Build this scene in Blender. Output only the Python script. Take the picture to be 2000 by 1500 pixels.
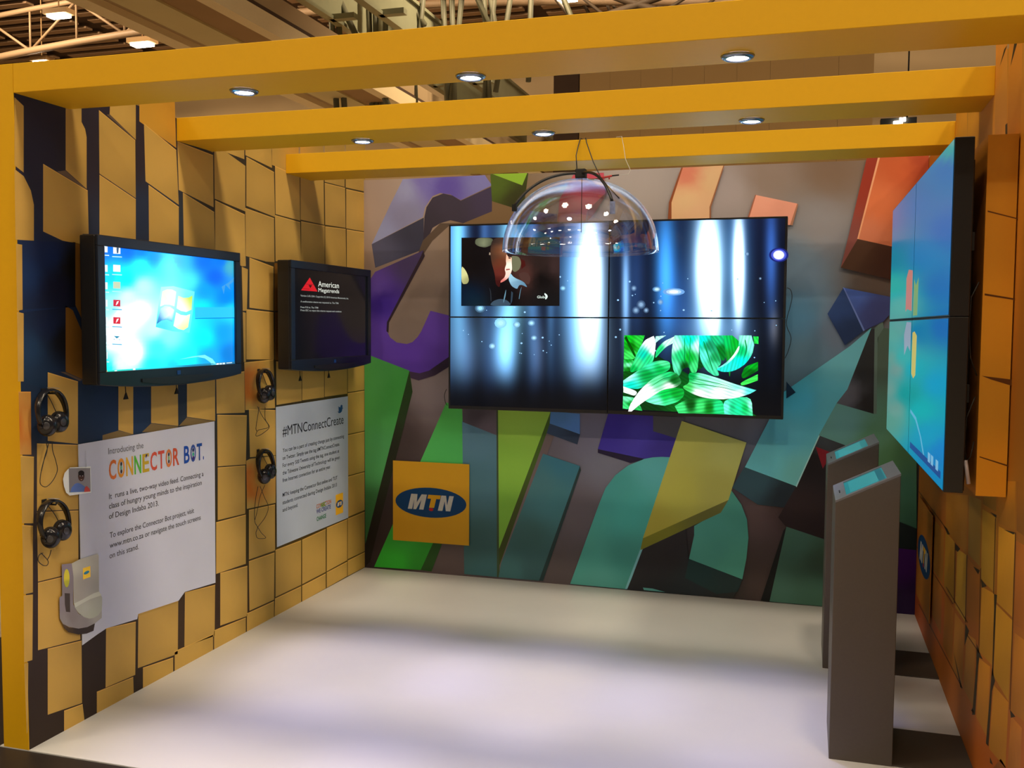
import bpy, bmesh, math, random
from mathutils import Vector, Matrix, geometry
random.seed(7)
for o in list(bpy.data.objects): bpy.data.objects.remove(o, do_unlink=True)
SC = bpy.context.scene
COL = SC.collection
PI = math.pi

# ------------------------------------------------------------------ camera
CP = Vector((2.88244, -6.06987, 1.67702))
YAW, PIT, ROL, FPX = -0.2925893, 0.0601653, 0.0066815, 1902.957
_f = Vector((math.sin(YAW)*math.cos(PIT), math.cos(YAW)*math.cos(PIT), -math.sin(PIT)))
_r = Vector((math.cos(YAW), -math.sin(YAW), 0)); _u = _r.cross(_f)
CR = math.cos(ROL)*_r + math.sin(ROL)*_u
CU = -math.sin(ROL)*_r + math.cos(ROL)*_u
CF = _f
cd = bpy.data.cameras.new('camera'); cam = bpy.data.objects.new('camera', cd); COL.objects.link(cam)
cam.matrix_world = Matrix(((CR.x, CU.x, -CF.x, CP.x), (CR.y, CU.y, -CF.y, CP.y), (CR.z, CU.z, -CF.z, CP.z), (0, 0, 0, 1)))
cd.sensor_width = 36.0; cd.sensor_fit = 'HORIZONTAL'; cd.lens = 36.0*FPX/2000.0
cd.clip_start = 0.05; cd.clip_end = 300
SC.camera = cam

# ------------------------------------------------------------------ view, world, lights
SC.view_settings.view_transform = 'Standard'; SC.view_settings.look = 'None'
SC.view_settings.exposure = 0.0; SC.view_settings.gamma = 1.0; SC.view_settings.use_curve_mapping = False
w = bpy.data.worlds.new('hall_air'); SC.world = w; w.use_nodes = True
wb = w.node_tree.nodes['Background']; wb.inputs[0].default_value = (1.0, 0.74, 0.48, 1); wb.inputs[1].default_value = 0.055

def area(name, loc, target, sx, sy, power, col, spread=PI):
    l = bpy.data.lights.new(name, 'AREA'); l.shape = 'RECTANGLE'; l.size = sx; l.size_y = sy
    l.energy = power; l.color = col; l.spread = spread
    o = bpy.data.objects.new(name, l); COL.objects.link(o); o.location = loc
    d = Vector(target)-Vector(loc)
    o.rotation_euler = d.to_track_quat('-Z', 'Y').to_euler()
    return o
HALL = (1.0, 0.80, 0.56)
LAMP_Y, LAMP_Z = -4.15, 11.3
for x, e in ((-9.5, 90), (-5.0, 120), (-0.5, 165), (4.0, 205), (8.5, 400), (13.0, 500)):     # the row of hall lamps over the stand
    area('hall_light', (x, LAMP_Y, LAMP_Z-0.12), (x*0.8+0.4, LAMP_Y, 0), 1.4, 0.7, e, HALL)
for x, y in ((-8, -14), (1, -14), (10, -14)):             # the next row behind the visitor
    area('hall_light', (x, y, LAMP_Z-0.12), (x, y, 0), 1.4, 0.5, 400, HALL)
for x, y in ((-22, 17), (-12, 15), (-3, 15), (7, 15)):  # fill lights added out of view to brighten the hall beyond
    area('hall_light', (x, y, 12.8), (x, y+14, 0), 1.5, 0.5, 1250, (1.0, 0.78, 0.52))

# ------------------------------------------------------------------ dimensions of the stand
W, D, HB, HT = 3.530, 3.043, 2.539, 2.6475
BD = 0.2937                       # depth of an overhead beam
BY = (-3.043, -2.0463, -1.0315)   # front faces of the beams

def ray(u, v): return CF + (u-1000)/FPX*CR - (v-750)/FPX*CU
def on(ax, val, u, v):
    d = ray(u, v); return CP + d*((val-CP[ax])/d[ax])
def px(P):
    d = Vector(P)-CP; z = d.dot(CF)
    return 1000+FPX*d.dot(CR)/z, 750-FPX*d.dot(CU)/z

# ------------------------------------------------------------------ colour and materials
def lin1(c):
    c = c/255.0
    return c/12.92 if c <= 0.04045 else ((c+0.055)/1.055)**2.4
def lin(c, g=1.0):
    g = g if isinstance(g, tuple) else (g, g, g)
    return tuple(min(lin1(x)*k, 4.0) for x, k in zip(c, g))
MATS = {}
def mat(name, col=(0.5, 0.5, 0.5), rough=0.5, metal=0.0, spec=0.5, noise=0.06, nscale=40.0, bump=0.0, coat=0.0):
    if name in MATS: return MATS[name]
    m = bpy.data.materials.new(name); m.use_nodes = True; nt = m.node_tree; b = nt.nodes['Principled BSDF']
    b.inputs['Roughness'].default_value = rough; b.inputs['Metallic'].default_value = metal
    b.inputs['Specular IOR Level'].default_value = spec; b.inputs['Coat Weight'].default_value = coat
    tc = nt.nodes.new('ShaderNodeTexCoord'); n = nt.nodes.new('ShaderNodeTexNoise')
    n.inputs['Scale'].default_value = nscale; n.inputs['Detail'].default_value = 3
    nt.links.new(tc.outputs['Object'], n.inputs['Vector'])
    mx = nt.nodes.new('ShaderNodeMix'); mx.data_type = 'RGBA'
    mx.inputs[6].default_value = tuple(c*(1-noise) for c in col)+(1,)
    mx.inputs[7].default_value = tuple(min(c*(1+noise), 1) for c in col)+(1,)
    nt.links.new(n.outputs['Fac'], mx.inputs[0]); nt.links.new(mx.outputs[2], b.inputs['Base Color'])
    if bump:
        bp = nt.nodes.new('ShaderNodeBump'); bp.inputs['Strength'].default_value = bump; bp.inputs['Distance'].default_value = 0.002
        nt.links.new(n.outputs['Fac'], bp.inputs['Height']); nt.links.new(bp.outputs[0], b.inputs['Normal'])
    MATS[name] = m; return m
def emis(name, col, strength, attr=False, gloss=True, rough=0.08, spec=0.5):
    if name in MATS: return MATS[name]
    m = bpy.data.materials.new(name); m.use_nodes = True; nt = m.node_tree; b = nt.nodes['Principled BSDF']
    b.inputs['Base Color'].default_value = (0.006, 0.006, 0.008, 1); b.inputs['Roughness'].default_value = rough
    b.inputs['Specular IOR Level'].default_value = spec if gloss else 0.0
    if attr:
        a = nt.nodes.new('ShaderNodeAttribute'); a.attribute_name = 'Col'; nt.links.new(a.outputs['Color'], b.inputs['Emission Color'])
    else: b.inputs['Emission Color'].default_value = tuple(col)+(1,)
    b.inputs['Emission Strength'].default_value = strength
    MATS[name] = m; return m
def printmat(name, rough=0.6, spec=0.3, mottle=0.05):
    if name in MATS: return MATS[name]
    m = bpy.data.materials.new(name); m.use_nodes = True; nt = m.node_tree; b = nt.nodes['Principled BSDF']
    a = nt.nodes.new('ShaderNodeAttribute'); a.attribute_name = 'Col'
    tc = nt.nodes.new('ShaderNodeTexCoord'); n = nt.nodes.new('ShaderNodeTexNoise'); n.inputs['Scale'].default_value = 5; n.inputs['Detail'].default_value = 6
    nt.links.new(tc.outputs['Object'], n.inputs['Vector'])
    mr = nt.nodes.new('ShaderNodeMapRange'); mr.inputs[3].default_value = 1-mottle; mr.inputs[4].default_value = 1+mottle
    nt.links.new(n.outputs['Fac'], mr.inputs[0])
    mu = nt.nodes.new('ShaderNodeVectorMath'); mu.operation = 'SCALE'
    nt.links.new(a.outputs['Color'], mu.inputs[0]); nt.links.new(mr.outputs[0], mu.inputs['Scale'])
    nt.links.new(mu.outputs[0], b.inputs['Base Color'])
    b.inputs['Roughness'].default_value = rough; b.inputs['Specular IOR Level'].default_value = spec
    MATS[name] = m; return m

YEL = mat('yellow_paint', (0.80, 0.44, 0.006), 0.5, spec=0.3, noise=0.02)
BLK = mat('black_plastic', (0.012, 0.012, 0.014), 0.35, noise=0.1)
BEZ = mat('dark_bezel', (0.010, 0.016, 0.030), 0.3, noise=0.1)
MBLK = mat('matt_black', (0.008, 0.008, 0.008), 0.8)
GREYM = mat('brushed_grey', (0.42, 0.43, 0.46), 0.4, 0.2)
CABLE = mat('cable_rubber', (0.02, 0.02, 0.02), 0.5)
CABW = mat('white_cable', (0.6, 0.58, 0.52), 0.5)
PRINT = printmat('printed_vinyl')
KIOSK = mat('kiosk_laminate', (0.085, 0.068, 0.056), 0.45, noise=0.08, nscale=90)
KTOP = mat('kiosk_top', (0.16, 0.155, 0.17), 0.4)

# ------------------------------------------------------------------ mesh helper
WO = {}     # world origin of everything built
class MB:
    def __init__(s): s.v = []; s.f = []; s.m = []; s.c = []; s.sm = []
    def add(s, vs, fs, mi=0, col=(1, 1, 1), smooth=False):
        b = len(s.v)
        for i, p in enumerate(vs):
            s.v.append(tuple(p)); s.c.append(col[i] if isinstance(col, list) else col)
        for f in fs: s.f.append([b+i for i in f]); s.m.append(mi); s.sm.append(smooth)
        return s
    def box(s, a, b, mi=0, col=(1, 1, 1), M=None):
        x0, y0, z0 = a; x1, y1, z1 = b
        vs = [Vector(p) for p in ((x0, y0, z0), (x1, y0, z0), (x1, y1, z0), (x0, y1, z0), (x0, y0, z1), (x1, y0, z1), (x1, y1, z1), (x0, y1, z1))]
        if M: vs = [M @ p for p in vs]
        return s.add(vs, [(0, 3, 2, 1), (4, 5, 6, 7), (0, 1, 5, 4), (1, 2, 6, 5), (2, 3, 7, 6), (3, 0, 4, 7)], mi, col)
    def prism(s, poly, dvec, mi=0, col=(1, 1, 1), smooth=False):
        n = len(poly); P = [Vector(p) for p in poly]; d = Vector(dvec)
        nr = sum(((P[i]).cross(P[(i+1) % n]) for i in range(n)), Vector())
        if nr.dot(d) > 0: P = P[::-1]
        vs = P+[p+d for p in P]
        fs = [tuple(range(n)), tuple(range(2*n-1, n-1, -1))]+[(i, i+n, (i+1) % n+n, (i+1) % n) for i in range(n)]
        return s.add(vs, fs, mi, col, smooth)
    def tube(s, pts, r, seg=8, mi=0, col=(1, 1, 1), closed=False, flat=None):
        P = [Vector(p) for p in pts]; n = len(P); rings = []; up = None
        for i in range(n):
            a = P[(i-1) % n] if (closed or i > 0) else P[i]; b = P[(i+1) % n] if (closed or i < n-1) else P[i]
            t = (b-a)
            if t.length < 1e-9: t = Vector((0, 0, 1))
            t.normalize()
            if up is None: up = Vector((0, 0, 1)) if abs(t.z) < 0.9 else Vector((1, 0, 0))
            sx = t.cross(up)
            if sx.length < 1e-6: sx = t.cross(Vector((1, 0.3, 0)))
            sx.normalize(); up = sx.cross(t).normalized()
            rr = r[i] if isinstance(r, (list, tuple)) else r
            rings.append([P[i]+(sx*math.cos(2*PI*k/seg)*(flat or 1)+up*math.sin(2*PI*k/seg))*rr for k in range(seg)])
        vs = [p for R in rings for p in R]; fs = []
        for i in range(n if closed else n-1):
            for k in range(seg):
                a = i*seg+k; b = i*seg+(k+1) % seg; c = ((i+1) % n)*seg+(k+1) % seg; d = ((i+1) % n)*seg+k
                fs.append((a, b, c, d))
        if not closed: fs += [tuple(range(seg-1, -1, -1)), tuple(range((n-1)*seg, n*seg))]
        return s.add(vs, fs, mi, col, True)
    def lathe(s, prof, M=None, seg=32, mi=0, col=(1, 1, 1), cap=True):
        vs = []; fs = []; n = len(prof)
        for r, z in prof:
            for k in range(seg):
                a = 2*PI*k/seg; p = Vector((r*math.cos(a), r*math.sin(a), z)); vs.append(M @ p if M else p)
        for i in range(n-1):
            for k in range(seg):
                fs.append((i*seg+k, i*seg+(k+1) % seg, (i+1)*seg+(k+1) % seg, (i+1)*seg+k))
        if cap: fs += [tuple(range(seg-1, -1, -1)), tuple(range((n-1)*seg, n*seg))]
        return s.add(vs, fs, mi, col, True)
    def build(s, name, mats, parent=None, origin=None):
        me = bpy.data.meshes.new(name); og = Vector(origin) if origin else Vector((0, 0, 0))
        me.from_pydata([tuple(Vector(p)-og) for p in s.v], [], s.f)
        if not isinstance(mats, (list, tuple)): mats = [mats]
        for m in mats: me.materials.append(m)
        me.polygons.foreach_set('material_index', s.m); me.polygons.foreach_set('use_smooth', s.sm)
        a = me.color_attributes.new('Col', 'FLOAT_COLOR', 'POINT')
        flat = []
        for c in s.c: flat += [c[0], c[1], c[2], 1.0]
        a.data.foreach_set('color', flat)
        me.update()
        o = bpy.data.objects.new(name, me); COL.objects.link(o)
        WO[o.name] = og.copy()
        if parent is not None: o.parent = parent; o.location = og - WO[parent.name]
        else: o.location = og
        return o
def smooth_angle(o, deg=35):
    me = o.data
    bm = bmesh.new(); bm.from_mesh(me)
    for e in bm.edges:
        if len(e.link_faces) == 2 and e.calc_face_angle(0) > math.radians(deg): e.smooth = False
    bm.to_mesh(me); bm.free()
def bevel(o, wd=0.004, seg=2):
    m = o.modifiers.new('bevel', 'BEVEL'); m.width = wd; m.segments = seg; m.limit_method = 'ANGLE'; m.angle_limit = math.radians(40); return o
def empty(name, loc, label, cat, group=None):
    o = bpy.data.objects.new(name, None); COL.objects.link(o); o.location = loc; o.empty_display_size = 0.1; WO[o.name] = Vector(loc)
    return tag(o, label, cat, group)
def tag(o, label, cat, group=None):
    o['label'] = label; o['category'] = cat
    if group: o['group'] = group
    return o
def struct(o): o['kind'] = 'structure'; return o
def dup_tree(o, delta, parent=None):
    c = o.copy(); COL.objects.link(c)
    if parent is None: c.location = Vector(o.location)+Vector(delta)
    else: c.parent = parent
    for ch in o.children: dup_tree(ch, (0, 0, 0), c)
    return c

# ------------------------------------------------------------------ flat print helper (artwork that is printed flat on a plane)
def idw(pts, p=3.0):
    def f(u, v):
        n = [0, 0, 0]; s = 0
        for a, b, c in pts:
            wgt = 1.0/(((u-a)**2+(v-b)**2+4)**(p/2)); s += wgt
            for i in range(3): n[i] += wgt*c[i]
        return tuple(x/s for x in n)
    return f
class Art:
    """polygons traced on a plane ax=val; nrm=+1/-1 is the side the visitor sees; gain scales ink colour"""
    def __init__(s, ax, val, nrm, gain=1.0, mb=None, mi=0, step=0.0002):
        s.ax = ax; s.val = val; s.n = nrm; s.g = gain; s.mb = mb or MB(); s.mi = mi; s.k = 1; s.step = step
    def to3(s, P, k): 
        q = Vector(P); q[s.ax] = s.val+s.n*s.step*k; return q
    def pix(s, pts): return [on(s.ax, s.val, u, v) for u, v in pts]
    def poly(s, pts, col, k=None, world=False, L=0.07):
        if k is None: s.k += 1; k = s.k
        P = [Vector(p) for p in pts] if world else s.pix(pts)
        axs = [i for i in range(3) if i != s.ax]
        flat = [Vector((p[axs[0]], p[axs[1]], 0)) for p in P]
        tris = geometry.tessellate_polygon([flat])
        tris = [tuple(t) for t in tris]
        V = [tuple(f[:2]) for f in flat]
        if callable(col):
            out = []; st = list(tris); guard = 0; mid = {}
            while st and guard < 60000:
                guard += 1; a, b, c = st.pop()
                def dl(i, j): return (V[i][0]-V[j][0])**2+(V[i][1]-V[j][1])**2
                e = [(dl(a, b), a, b, c), (dl(b, c), b, c, a), (dl(c, a), c, a, b)]; e.sort(key=lambda t: -t[0])
                if e[0][0] < L*L: out.append((a, b, c)); continue
                _, i, j, o2 = e[0]; key = (min(i, j), max(i, j))
                if key not in mid: V.append(((V[i][0]+V[j][0])/2, (V[i][1]+V[j][1])/2)); mid[key] = len(V)-1
                m = mid[key]; st += [(i, m, o2), (m, j, o2)]
            tris = out
        vs = []; cs = []
        for x, y in V:
            p = Vector((0, 0, 0)); p[axs[0]] = x; p[axs[1]] = y; p[s.ax] = s.val+s.n*s.step*k
            vs.append(p); cs.append(lin(col(*px(p)), s.g) if callable(col) else None)
        if not callable(col): cs = [lin(col, s.g)]*len(vs)
        # orient
        fs = []
        nv = Vector((0, 0, 0)); nv[s.ax] = s.n
        for t in tris:
            a, b, c = (vs[i] for i in t)
            fs.append(t if (b-a).cross(c-a).dot(nv) > 0 else (t[0], t[2], t[1]))
        s.mb.add(vs, fs, s.mi, cs)
    def quad_grid(s, c4, nx, ny, col, k=None):
        """c4 world corners: bottom-left, bottom-right, top-right, top-left as seen"""
        if k is None: s.k += 1; k = s.k
        a, b, c, d = [Vector(p) for p in c4]; vs = []; cs = []; fs = []
        for j in range(ny+1):
            for i in range(nx+1):
                t = i/nx; q = j/ny
                p = (a*(1-t)+b*t)*(1-q)+(d*(1-t)+c*t)*q; p[s.ax] = s.val+s.n*s.step*k
                vs.append(p); cs.append(lin(col(*px(p)), s.g))
        for j in range(ny):
            for i in range(nx):
                q = j*(nx+1)+i; fs.append((q, q+1, q+nx+2, q+nx+1))
        s.mb.add(vs, fs, s.mi, cs)
def chaikin(pts, n=2, keep=None):
    if keep:
        pts = list(pts)
        for _ in range(n):
            out = []
            for i in range(len(pts)):
                p = pts[i]; a = pts[i-1]; b = pts[(i+1) % len(pts)]
                if keep(p): out.append(p)
                else: out += [(p[0]*.8+a[0]*.2, p[1]*.8+a[1]*.2), (p[0]*.8+b[0]*.2, p[1]*.8+b[1]*.2)]
            pts = out
        return pts
    for _ in range(n):
        out = []
        for i in range(len(pts)):
            a = pts[i]; b = pts[(i+1) % len(pts)]
            out += [(a[0]*.8+b[0]*.2, a[1]*.8+b[1]*.2), (a[0]*.2+b[0]*.8, a[1]*.2+b[1]*.8)]
        pts = out
    return pts
def ell(cx, cy, rx, ry, n=28, a0=0, a1=2*PI): return [(cx+rx*math.cos(a0+(a1-a0)*i/n), cy+ry*math.sin(a0+(a1-a0)*i/n)) for i in range(n+(0 if abs(a1-a0-2*PI) < 1e-6 else 1))]

# ------------------------------------------------------------------ text helper: Blender's built-in font turned into a mesh
FRAME = {'L': (Vector((0, 1, 0)), Vector((0, 0, 1)), Vector((1, 0, 0))), 'B': (Vector((1, 0, 0)), Vector((0, 0, 1)), Vector((0, -1, 0))),
         'R': (Vector((0, -1, 0)), Vector((0, 0, 1)), Vector((-1, 0, 0)))}
_tc = {}
def text_geo(s, bold=0.0):
    key = (s, bold)
    if key not in _tc:
        cu = bpy.data.curves.new('t', 'FONT'); cu.body = s; cu.size = 1.0; cu.offset = bold; cu.resolution_u = 3
        o = bpy.data.objects.new('t', cu); COL.objects.link(o)
        bpy.context.view_layer.update()
        me = bpy.data.meshes.new_from_object(o.evaluated_get(bpy.context.evaluated_depsgraph_get()))
        _tc[key] = ([v.co.copy() for v in me.vertices], [tuple(p.vertices) for p in me.polygons])
        bpy.data.objects.remove(o); bpy.data.meshes.remove(me); bpy.data.curves.remove(cu)
    return _tc[key]
def text(mb, s, frame, p0, width, height, col, mi=0, bold=0.0, shear=0.0, lift=0.0):
    """p0 world baseline start; width in metres of the whole string; height = cap height"""
    X, Z, N = FRAME[frame]; vs, fs = text_geo(s, bold)
    x0 = min(v.x for v in vs); x1 = max(v.x for v in vs); sx = width/(x1-x0); sz = height/0.70
    out = [Vector(p0)+X*((v.x-x0)*sx+shear*v.y*sz)+Z*(v.y*sz)+N*lift for v in vs]
    fs2 = []
    for f in fs:
        a, b, c = (out[i] for i in f[:3]); n = (b-a).cross(c-a)
        fs2.append(f if n.dot(N) > 0 else tuple(reversed(f)))
    mb.add(out, fs2, mi, col)
def ptext(mb, s, frame, ax, val, a, b, cap, col, **k):
    """text whose baseline runs from pixel a towards pixel b on plane ax=val; cap = cap height in pixels at a"""
    A = on(ax, val, *a); B = on(ax, val, *b); T = on(ax, val, a[0], a[1]-cap)
    wd = abs((B-A).dot(FRAME[frame][0])); text(mb, s, frame, A, wd, (T-A).z, col, **k)

# the round-cornered oval logo, drawn in its own square
def logo(mb, frame, center, size, lift, gain=1.0, square=True, mi=0, sz=None):
    X, Z, N = FRAME[frame]; C0 = Vector(center); sz = sz or size
    def put(pts, col, k):
        P = [C0+X*(x*size)+Z*(z*sz)+N*(lift+k*0.0006) for x, z in pts]
        tri = geometry.tessellate_polygon([[Vector((x, z, 0)) for x, z in pts]])
        fs = []
        for t in tri:
            a, b, c = (P[i] for i in t); fs.append(tuple(t) if (b-a).cross(c-a).dot(N) > 0 else (t[0], t[2], t[1]))
        mb.add(P, fs, mi, lin(col, gain))
    if square: put([(-.5, -.5), (.5, -.5), (.5, .5), (-.5, .5)], (250, 190, 40), 0)
    put(ell(0, 0, .466, .186, 40), (0, 72, 130), 1)
    sh = .24
    def S(pts): return [(x+sh*z, z) for x, z in pts]
    y0, y1 = -.092, .098
    Wt = (225, 225, 220)
    mpts = [(-.278, y0), (-.278, y1), (-.195, y1), (-.180, -.005), (-.140, y1), (-.070, y1), (-.070, y0), (-.128, y0), (-.128, .03), (-.168, y0), (-.205, y0), (-.222, .03), (-.222, y0)]
    put(S(mpts), Wt, 2)
    put(S([(-.052, .05), (-.052, y1), (.112, y1), (.112, .05), (.062, .05), (.062, -.062), (-.004, -.062), (-.004, .05)]), (250, 190, 30), 2)
    put([(x-.0, z) for x, z in ell(.008, -.084, .03, .02, 14)], (205, 30, 30), 2)
    put(S([(.118, y0), (.118, y1), (.180, y1), (.222, -.02), (.222, y1), (.280, y1), (.280, y0), (.222, y0), (.178, .03), (.178, y0)]), Wt, 2)
# ================================================================== THE STAND: floor, walls
mb = MB(); mb.box((-0.14, -3.043, -0.03), (W+0.14, 0.1, 0.0))
floor = struct(mb.build('floor', mat('white_floor', (0.66, 0.66, 0.655), 0.42, spec=0.35, noise=0.02, nscale=8)))
mb = MB(); mb.box((-45, -30, -0.08), (45, 60, -0.0302))
hf = struct(mb.build('floor_hall', mat('hall_carpet', (0.46, 0.38, 0.28), 0.9, noise=0.2)))

mb = MB(); mb.box((-1.2, -3.75, -0.029), (W+1.2, -3.0445, -0.004)); mb.box((-1.2, -3.75, -0.029), (-0.1405, 0.2, -0.004))
struct(mb.build('trim_4', mat('dark_kick_edge', (0.018, 0.012, 0.010), 0.5)))
# ---- back wall with the printed letter artwork
mb = MB(); mb.box((-0.12, 0.0, 0.0), (W+0.12, 0.08, HT), 0, lin((120, 100, 80)))
A = Art(1, 0.0, -1, (1.5, 1.75, 2.35), mb, 0)
bgf = idw([(740, 400, (150, 126, 104)), (715, 600, (130, 105, 85)), (800, 620, (120, 100, 82)), (980, 410, (120, 92, 60)), (1230, 350, (158, 140, 122)),
           (1420, 380, (150, 132, 118)), (1500, 340, (128, 105, 85)), (1620, 330, (110, 84, 60)), (1600, 440, (125, 115, 105)), (1560, 520, (105, 120, 125)),
           (1560, 620, (80, 120, 135)), (1570, 700, (90, 115, 120)), (1700, 550, (88, 70, 55)), (1640, 640, (100, 105, 110)), (850, 760, (125, 108, 98)), (770, 860, (62, 48, 42)), (745, 980, (48, 36, 32)),
           (740, 1090, (45, 32, 30)), (880, 1090, (84, 68, 60)), (930, 830, (92, 74, 70)), (1150, 850, (112, 104, 108)), (1060, 890, (98, 88, 86)), (1130, 1000, (92, 80, 76)),
           (1180, 900, (112, 106, 106)), (1080, 1110, (88, 74, 66)), (1400, 830, (98, 94, 92)), (1480, 870, (92, 92, 96)), (1320, 1080, (44, 38, 36)), (1290, 1140, (42, 36, 34)), (1480, 1010, (88, 66, 58)),
           (1470, 950, (62, 50, 48)), (1530, 990, (62, 42, 36)), (1490, 1130, (76, 58, 48)), (1420, 1145, (56, 46, 38)), (1600, 1000, (34, 22, 20)), (1770, 1080, (24, 26, 26)), (1670, 1160, (60, 50, 44))])
A.poly([(0, 0, 0.0), (W, 0, 0.0), (W, 0, HT), (0, 0, HT)], bgf, world=True, L=0.09)
G = lambda *p: idw(p)
# grey-violet letter, upper left
A.poly([(787, 350), (947, 342), (961, 362), (900, 391), (880, 380), (860, 377), (845, 383), (830, 405), (826, 424), (726, 477), (764, 396)],
       G((790, 370, (130, 126, 145)), (740, 460, (130, 130, 152)), (830, 350, (105, 92, 140)), (870, 365, (84, 66, 128)), (940, 355, (112, 104, 142)), (800, 420, (118, 112, 128))))
A.poly([(726, 477), (828, 425), (827, 487), (733, 523)], G((735, 500, (72, 70, 84)), (820, 450, (48, 46, 56))))
A.poly([(829, 424), (833, 405), (845, 386), (866, 378), (884, 382), (900, 392), (961, 364), (961, 413), (905, 436), (880, 430), (860, 436), (845, 445), (826, 489)], G((840, 440, (46, 38, 44)), (950, 390, (58, 46, 62)), (880, 400, (52, 42, 50))))
A.poly([(826, 470), (860, 436), (905, 436), (961, 413), (980, 430), (960, 438), (878, 440), (845, 470), (822, 505), (815, 500)], (78, 60, 44))
# dark green / lime piece behind the beam
A.poly([(958, 340), (1032, 338), (1022, 412), (961, 393)], G((970, 360, (70, 84, 20)), (1010, 395, (46, 44, 12))))
A.poly([(962, 340), (1030, 338), (1020, 362)], (128, 160, 40))
A.poly([(905, 436), (961, 413), (961, 393), (1022, 412), (1015, 440), (905, 440)], (108, 80, 48))
# violet J
A.poly([(733, 531), (827, 489), (826, 501), (757, 629), (756, 647), (762, 659), (775, 669), (795, 672), (806, 668), (816, 658), (823, 647), (841, 607), (880, 617), (886, 690), (854, 715), (838, 724), (820, 729), (798, 725), (722, 697), (722, 548)],
       G((735, 560, (90, 62, 130)), (745, 590, (56, 30, 112)), (800, 520, (66, 52, 80)), (730, 650, (92, 58, 140)), (800, 700, (88, 52, 138)), (860, 650, (92, 58, 140)), (850, 700, (78, 46, 122))))
A.poly([(827, 489), (830, 500), (760, 630), (759, 650), (755, 647), (756, 629), (822, 501)], (44, 30, 36))
A.poly([(798, 725), (820, 729), (838, 724), (884, 692), (884, 712), (850, 733), (818, 743), (802, 738)], G((800, 735, (62, 44, 60)), (880, 705, (40, 28, 40))))
# green bars
A.poly([(712, 690), (800, 724), (714, 1062)], G((730, 740, (74, 150, 66)), (780, 760, (62, 138, 54)), (715, 1000, (50, 96, 48)), (730, 900, (74, 146, 74))))
A.poly([(800, 724), (806, 765), (723, 1097), (714, 1106), (714, 1062)], G((800, 760, (36, 56, 22)), (760, 900, (32, 34, 18)), (718, 1080, (26, 20, 14))))
A.poly([(872, 786), (903, 797), (908, 935), (822, 1113), (731, 1107)], G((880, 800, (70, 152, 60)), (870, 880, (76, 168, 74)), (790, 1040, (50, 150, 48)), (770, 1100, (44, 150, 36)), (820, 1100, (38, 120, 30))))
A.poly([(860, 1030), (870, 1045), (843, 1116), (822, 1113)], (34, 66, 22))
A.poly([(903, 822), (970, 850), (974, 1127), (907, 1121)], G((940, 850, (86, 120, 124)), (930, 950, (70, 104, 104)), (930, 1060, (54, 84, 76)), (950, 1120, (56, 92, 86))))
A.poly([(905, 797), (971, 800), (970, 850), (904, 824)], G((930, 810, (70, 60, 58)), (950, 835, (104, 88, 86))))
A.poly([(970, 798), (974, 798), (976, 1127), (971, 1127)], (58, 70, 40))
A.poly([(973, 798), (1076, 803), (975, 1072)], G((1000, 810, (148, 180, 60)), (990, 900, (132, 172, 54)), (985, 1000, (116, 158, 48))))
A.poly([(1076, 803), (1080, 812), (976, 1110), (975, 1072)], G((1070, 830, (66, 88, 26)), (980, 1060, (60, 66, 24))))
A.poly([(1080, 812), (1083, 850), (985, 1108), (976, 1122), (976, 1104)], (104, 86, 76))
A.poly([(1061, 886), (1133, 910), (1055, 1134), (974, 1127), (979, 1100)], G((1100, 905, (54, 104, 108)), (1060, 950, (66, 106, 100)), (1030, 1050, (56, 88, 78)), (1080, 980, (64, 110, 104)), (1000, 1120, (62, 100, 92)), (1040, 1120, (54, 84, 78))))
A.poly([(1133, 910), (1135, 918), (1061, 1134), (1053, 1134)], (36, 52, 46))
A.poly([(1076, 803), (1133, 808), (1133, 848), (1074, 827)], G((1090, 810, (78, 118, 152)), (1120, 840, (84, 124, 168))))
A.poly([(1074, 827), (1133, 848), (1128, 868), (1068, 846)], G((1080, 835, (56, 70, 84)), (1120, 862, (44, 54, 66))))
# violet block
A.poly([(1188, 808), (1276, 812), (1276, 842), (1330, 858), (1305, 905), (1259, 896), (1168, 877)], G((1200, 830, (60, 44, 128)), (1250, 850, (72, 58, 140)), (1290, 880, (58, 44, 116))))
A.poly([(1168, 877), (1259, 897), (1232, 904), (1168, 884)], (34, 24, 44))
A.poly([(1276, 812), (1340, 815), (1328, 858), (1276, 842)], (84, 80, 76))
# teal letter
A.poly([(1312, 893), (1293, 892), (1275, 893), (1259, 896), (1227, 909), (1202, 928), (1183, 953), (1170, 985), (1114, 1140), (1222, 1150), (1312, 912)],
       G((1280, 905, (84, 156, 140)), (1200, 950, (66, 140, 120)), (1230, 1010, (68, 152, 128)), (1150, 1080, (76, 150, 124)), (1170, 1140, (84, 150, 126)), (1220, 1080, (64, 134, 112))))
A.poly([(1312, 912), (1315, 914), (1226, 1150), (1221, 1150)], (120, 170, 160))
A.poly([(1314, 930), (1345, 1000), (1340, 1040), (1345, 1093), (1450, 1133), (1432, 1168), (1225, 1151), (1262, 1060)], G((1300, 1080, (40, 34, 32)), (1350, 1140, (38, 42, 40)), (1430, 1150, (44, 42, 36))))
A.poly([(1256, 1147), (1275, 1149), (1300, 1156), (1258, 1152)], (90, 150, 130))
A.poly([(1429, 958), (1448, 985), (1459, 1014), (1462, 1050), (1458, 1090), (1450, 1131), (1346, 1091), (1356, 1045), (1356, 1027), (1394, 1005)],
       G((1440, 990, (66, 130, 104)), (1400, 1040, (72, 138, 112)), (1370, 1080, (78, 146, 118)), (1440, 1110, (84, 156, 122))))
A.poly([(1346, 1091), (1450, 1131), (1441, 1155), (1400, 1160), (1338, 1128)], G((1360, 1105, (30, 52, 46)), (1430, 1140, (36, 50, 44))))
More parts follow.
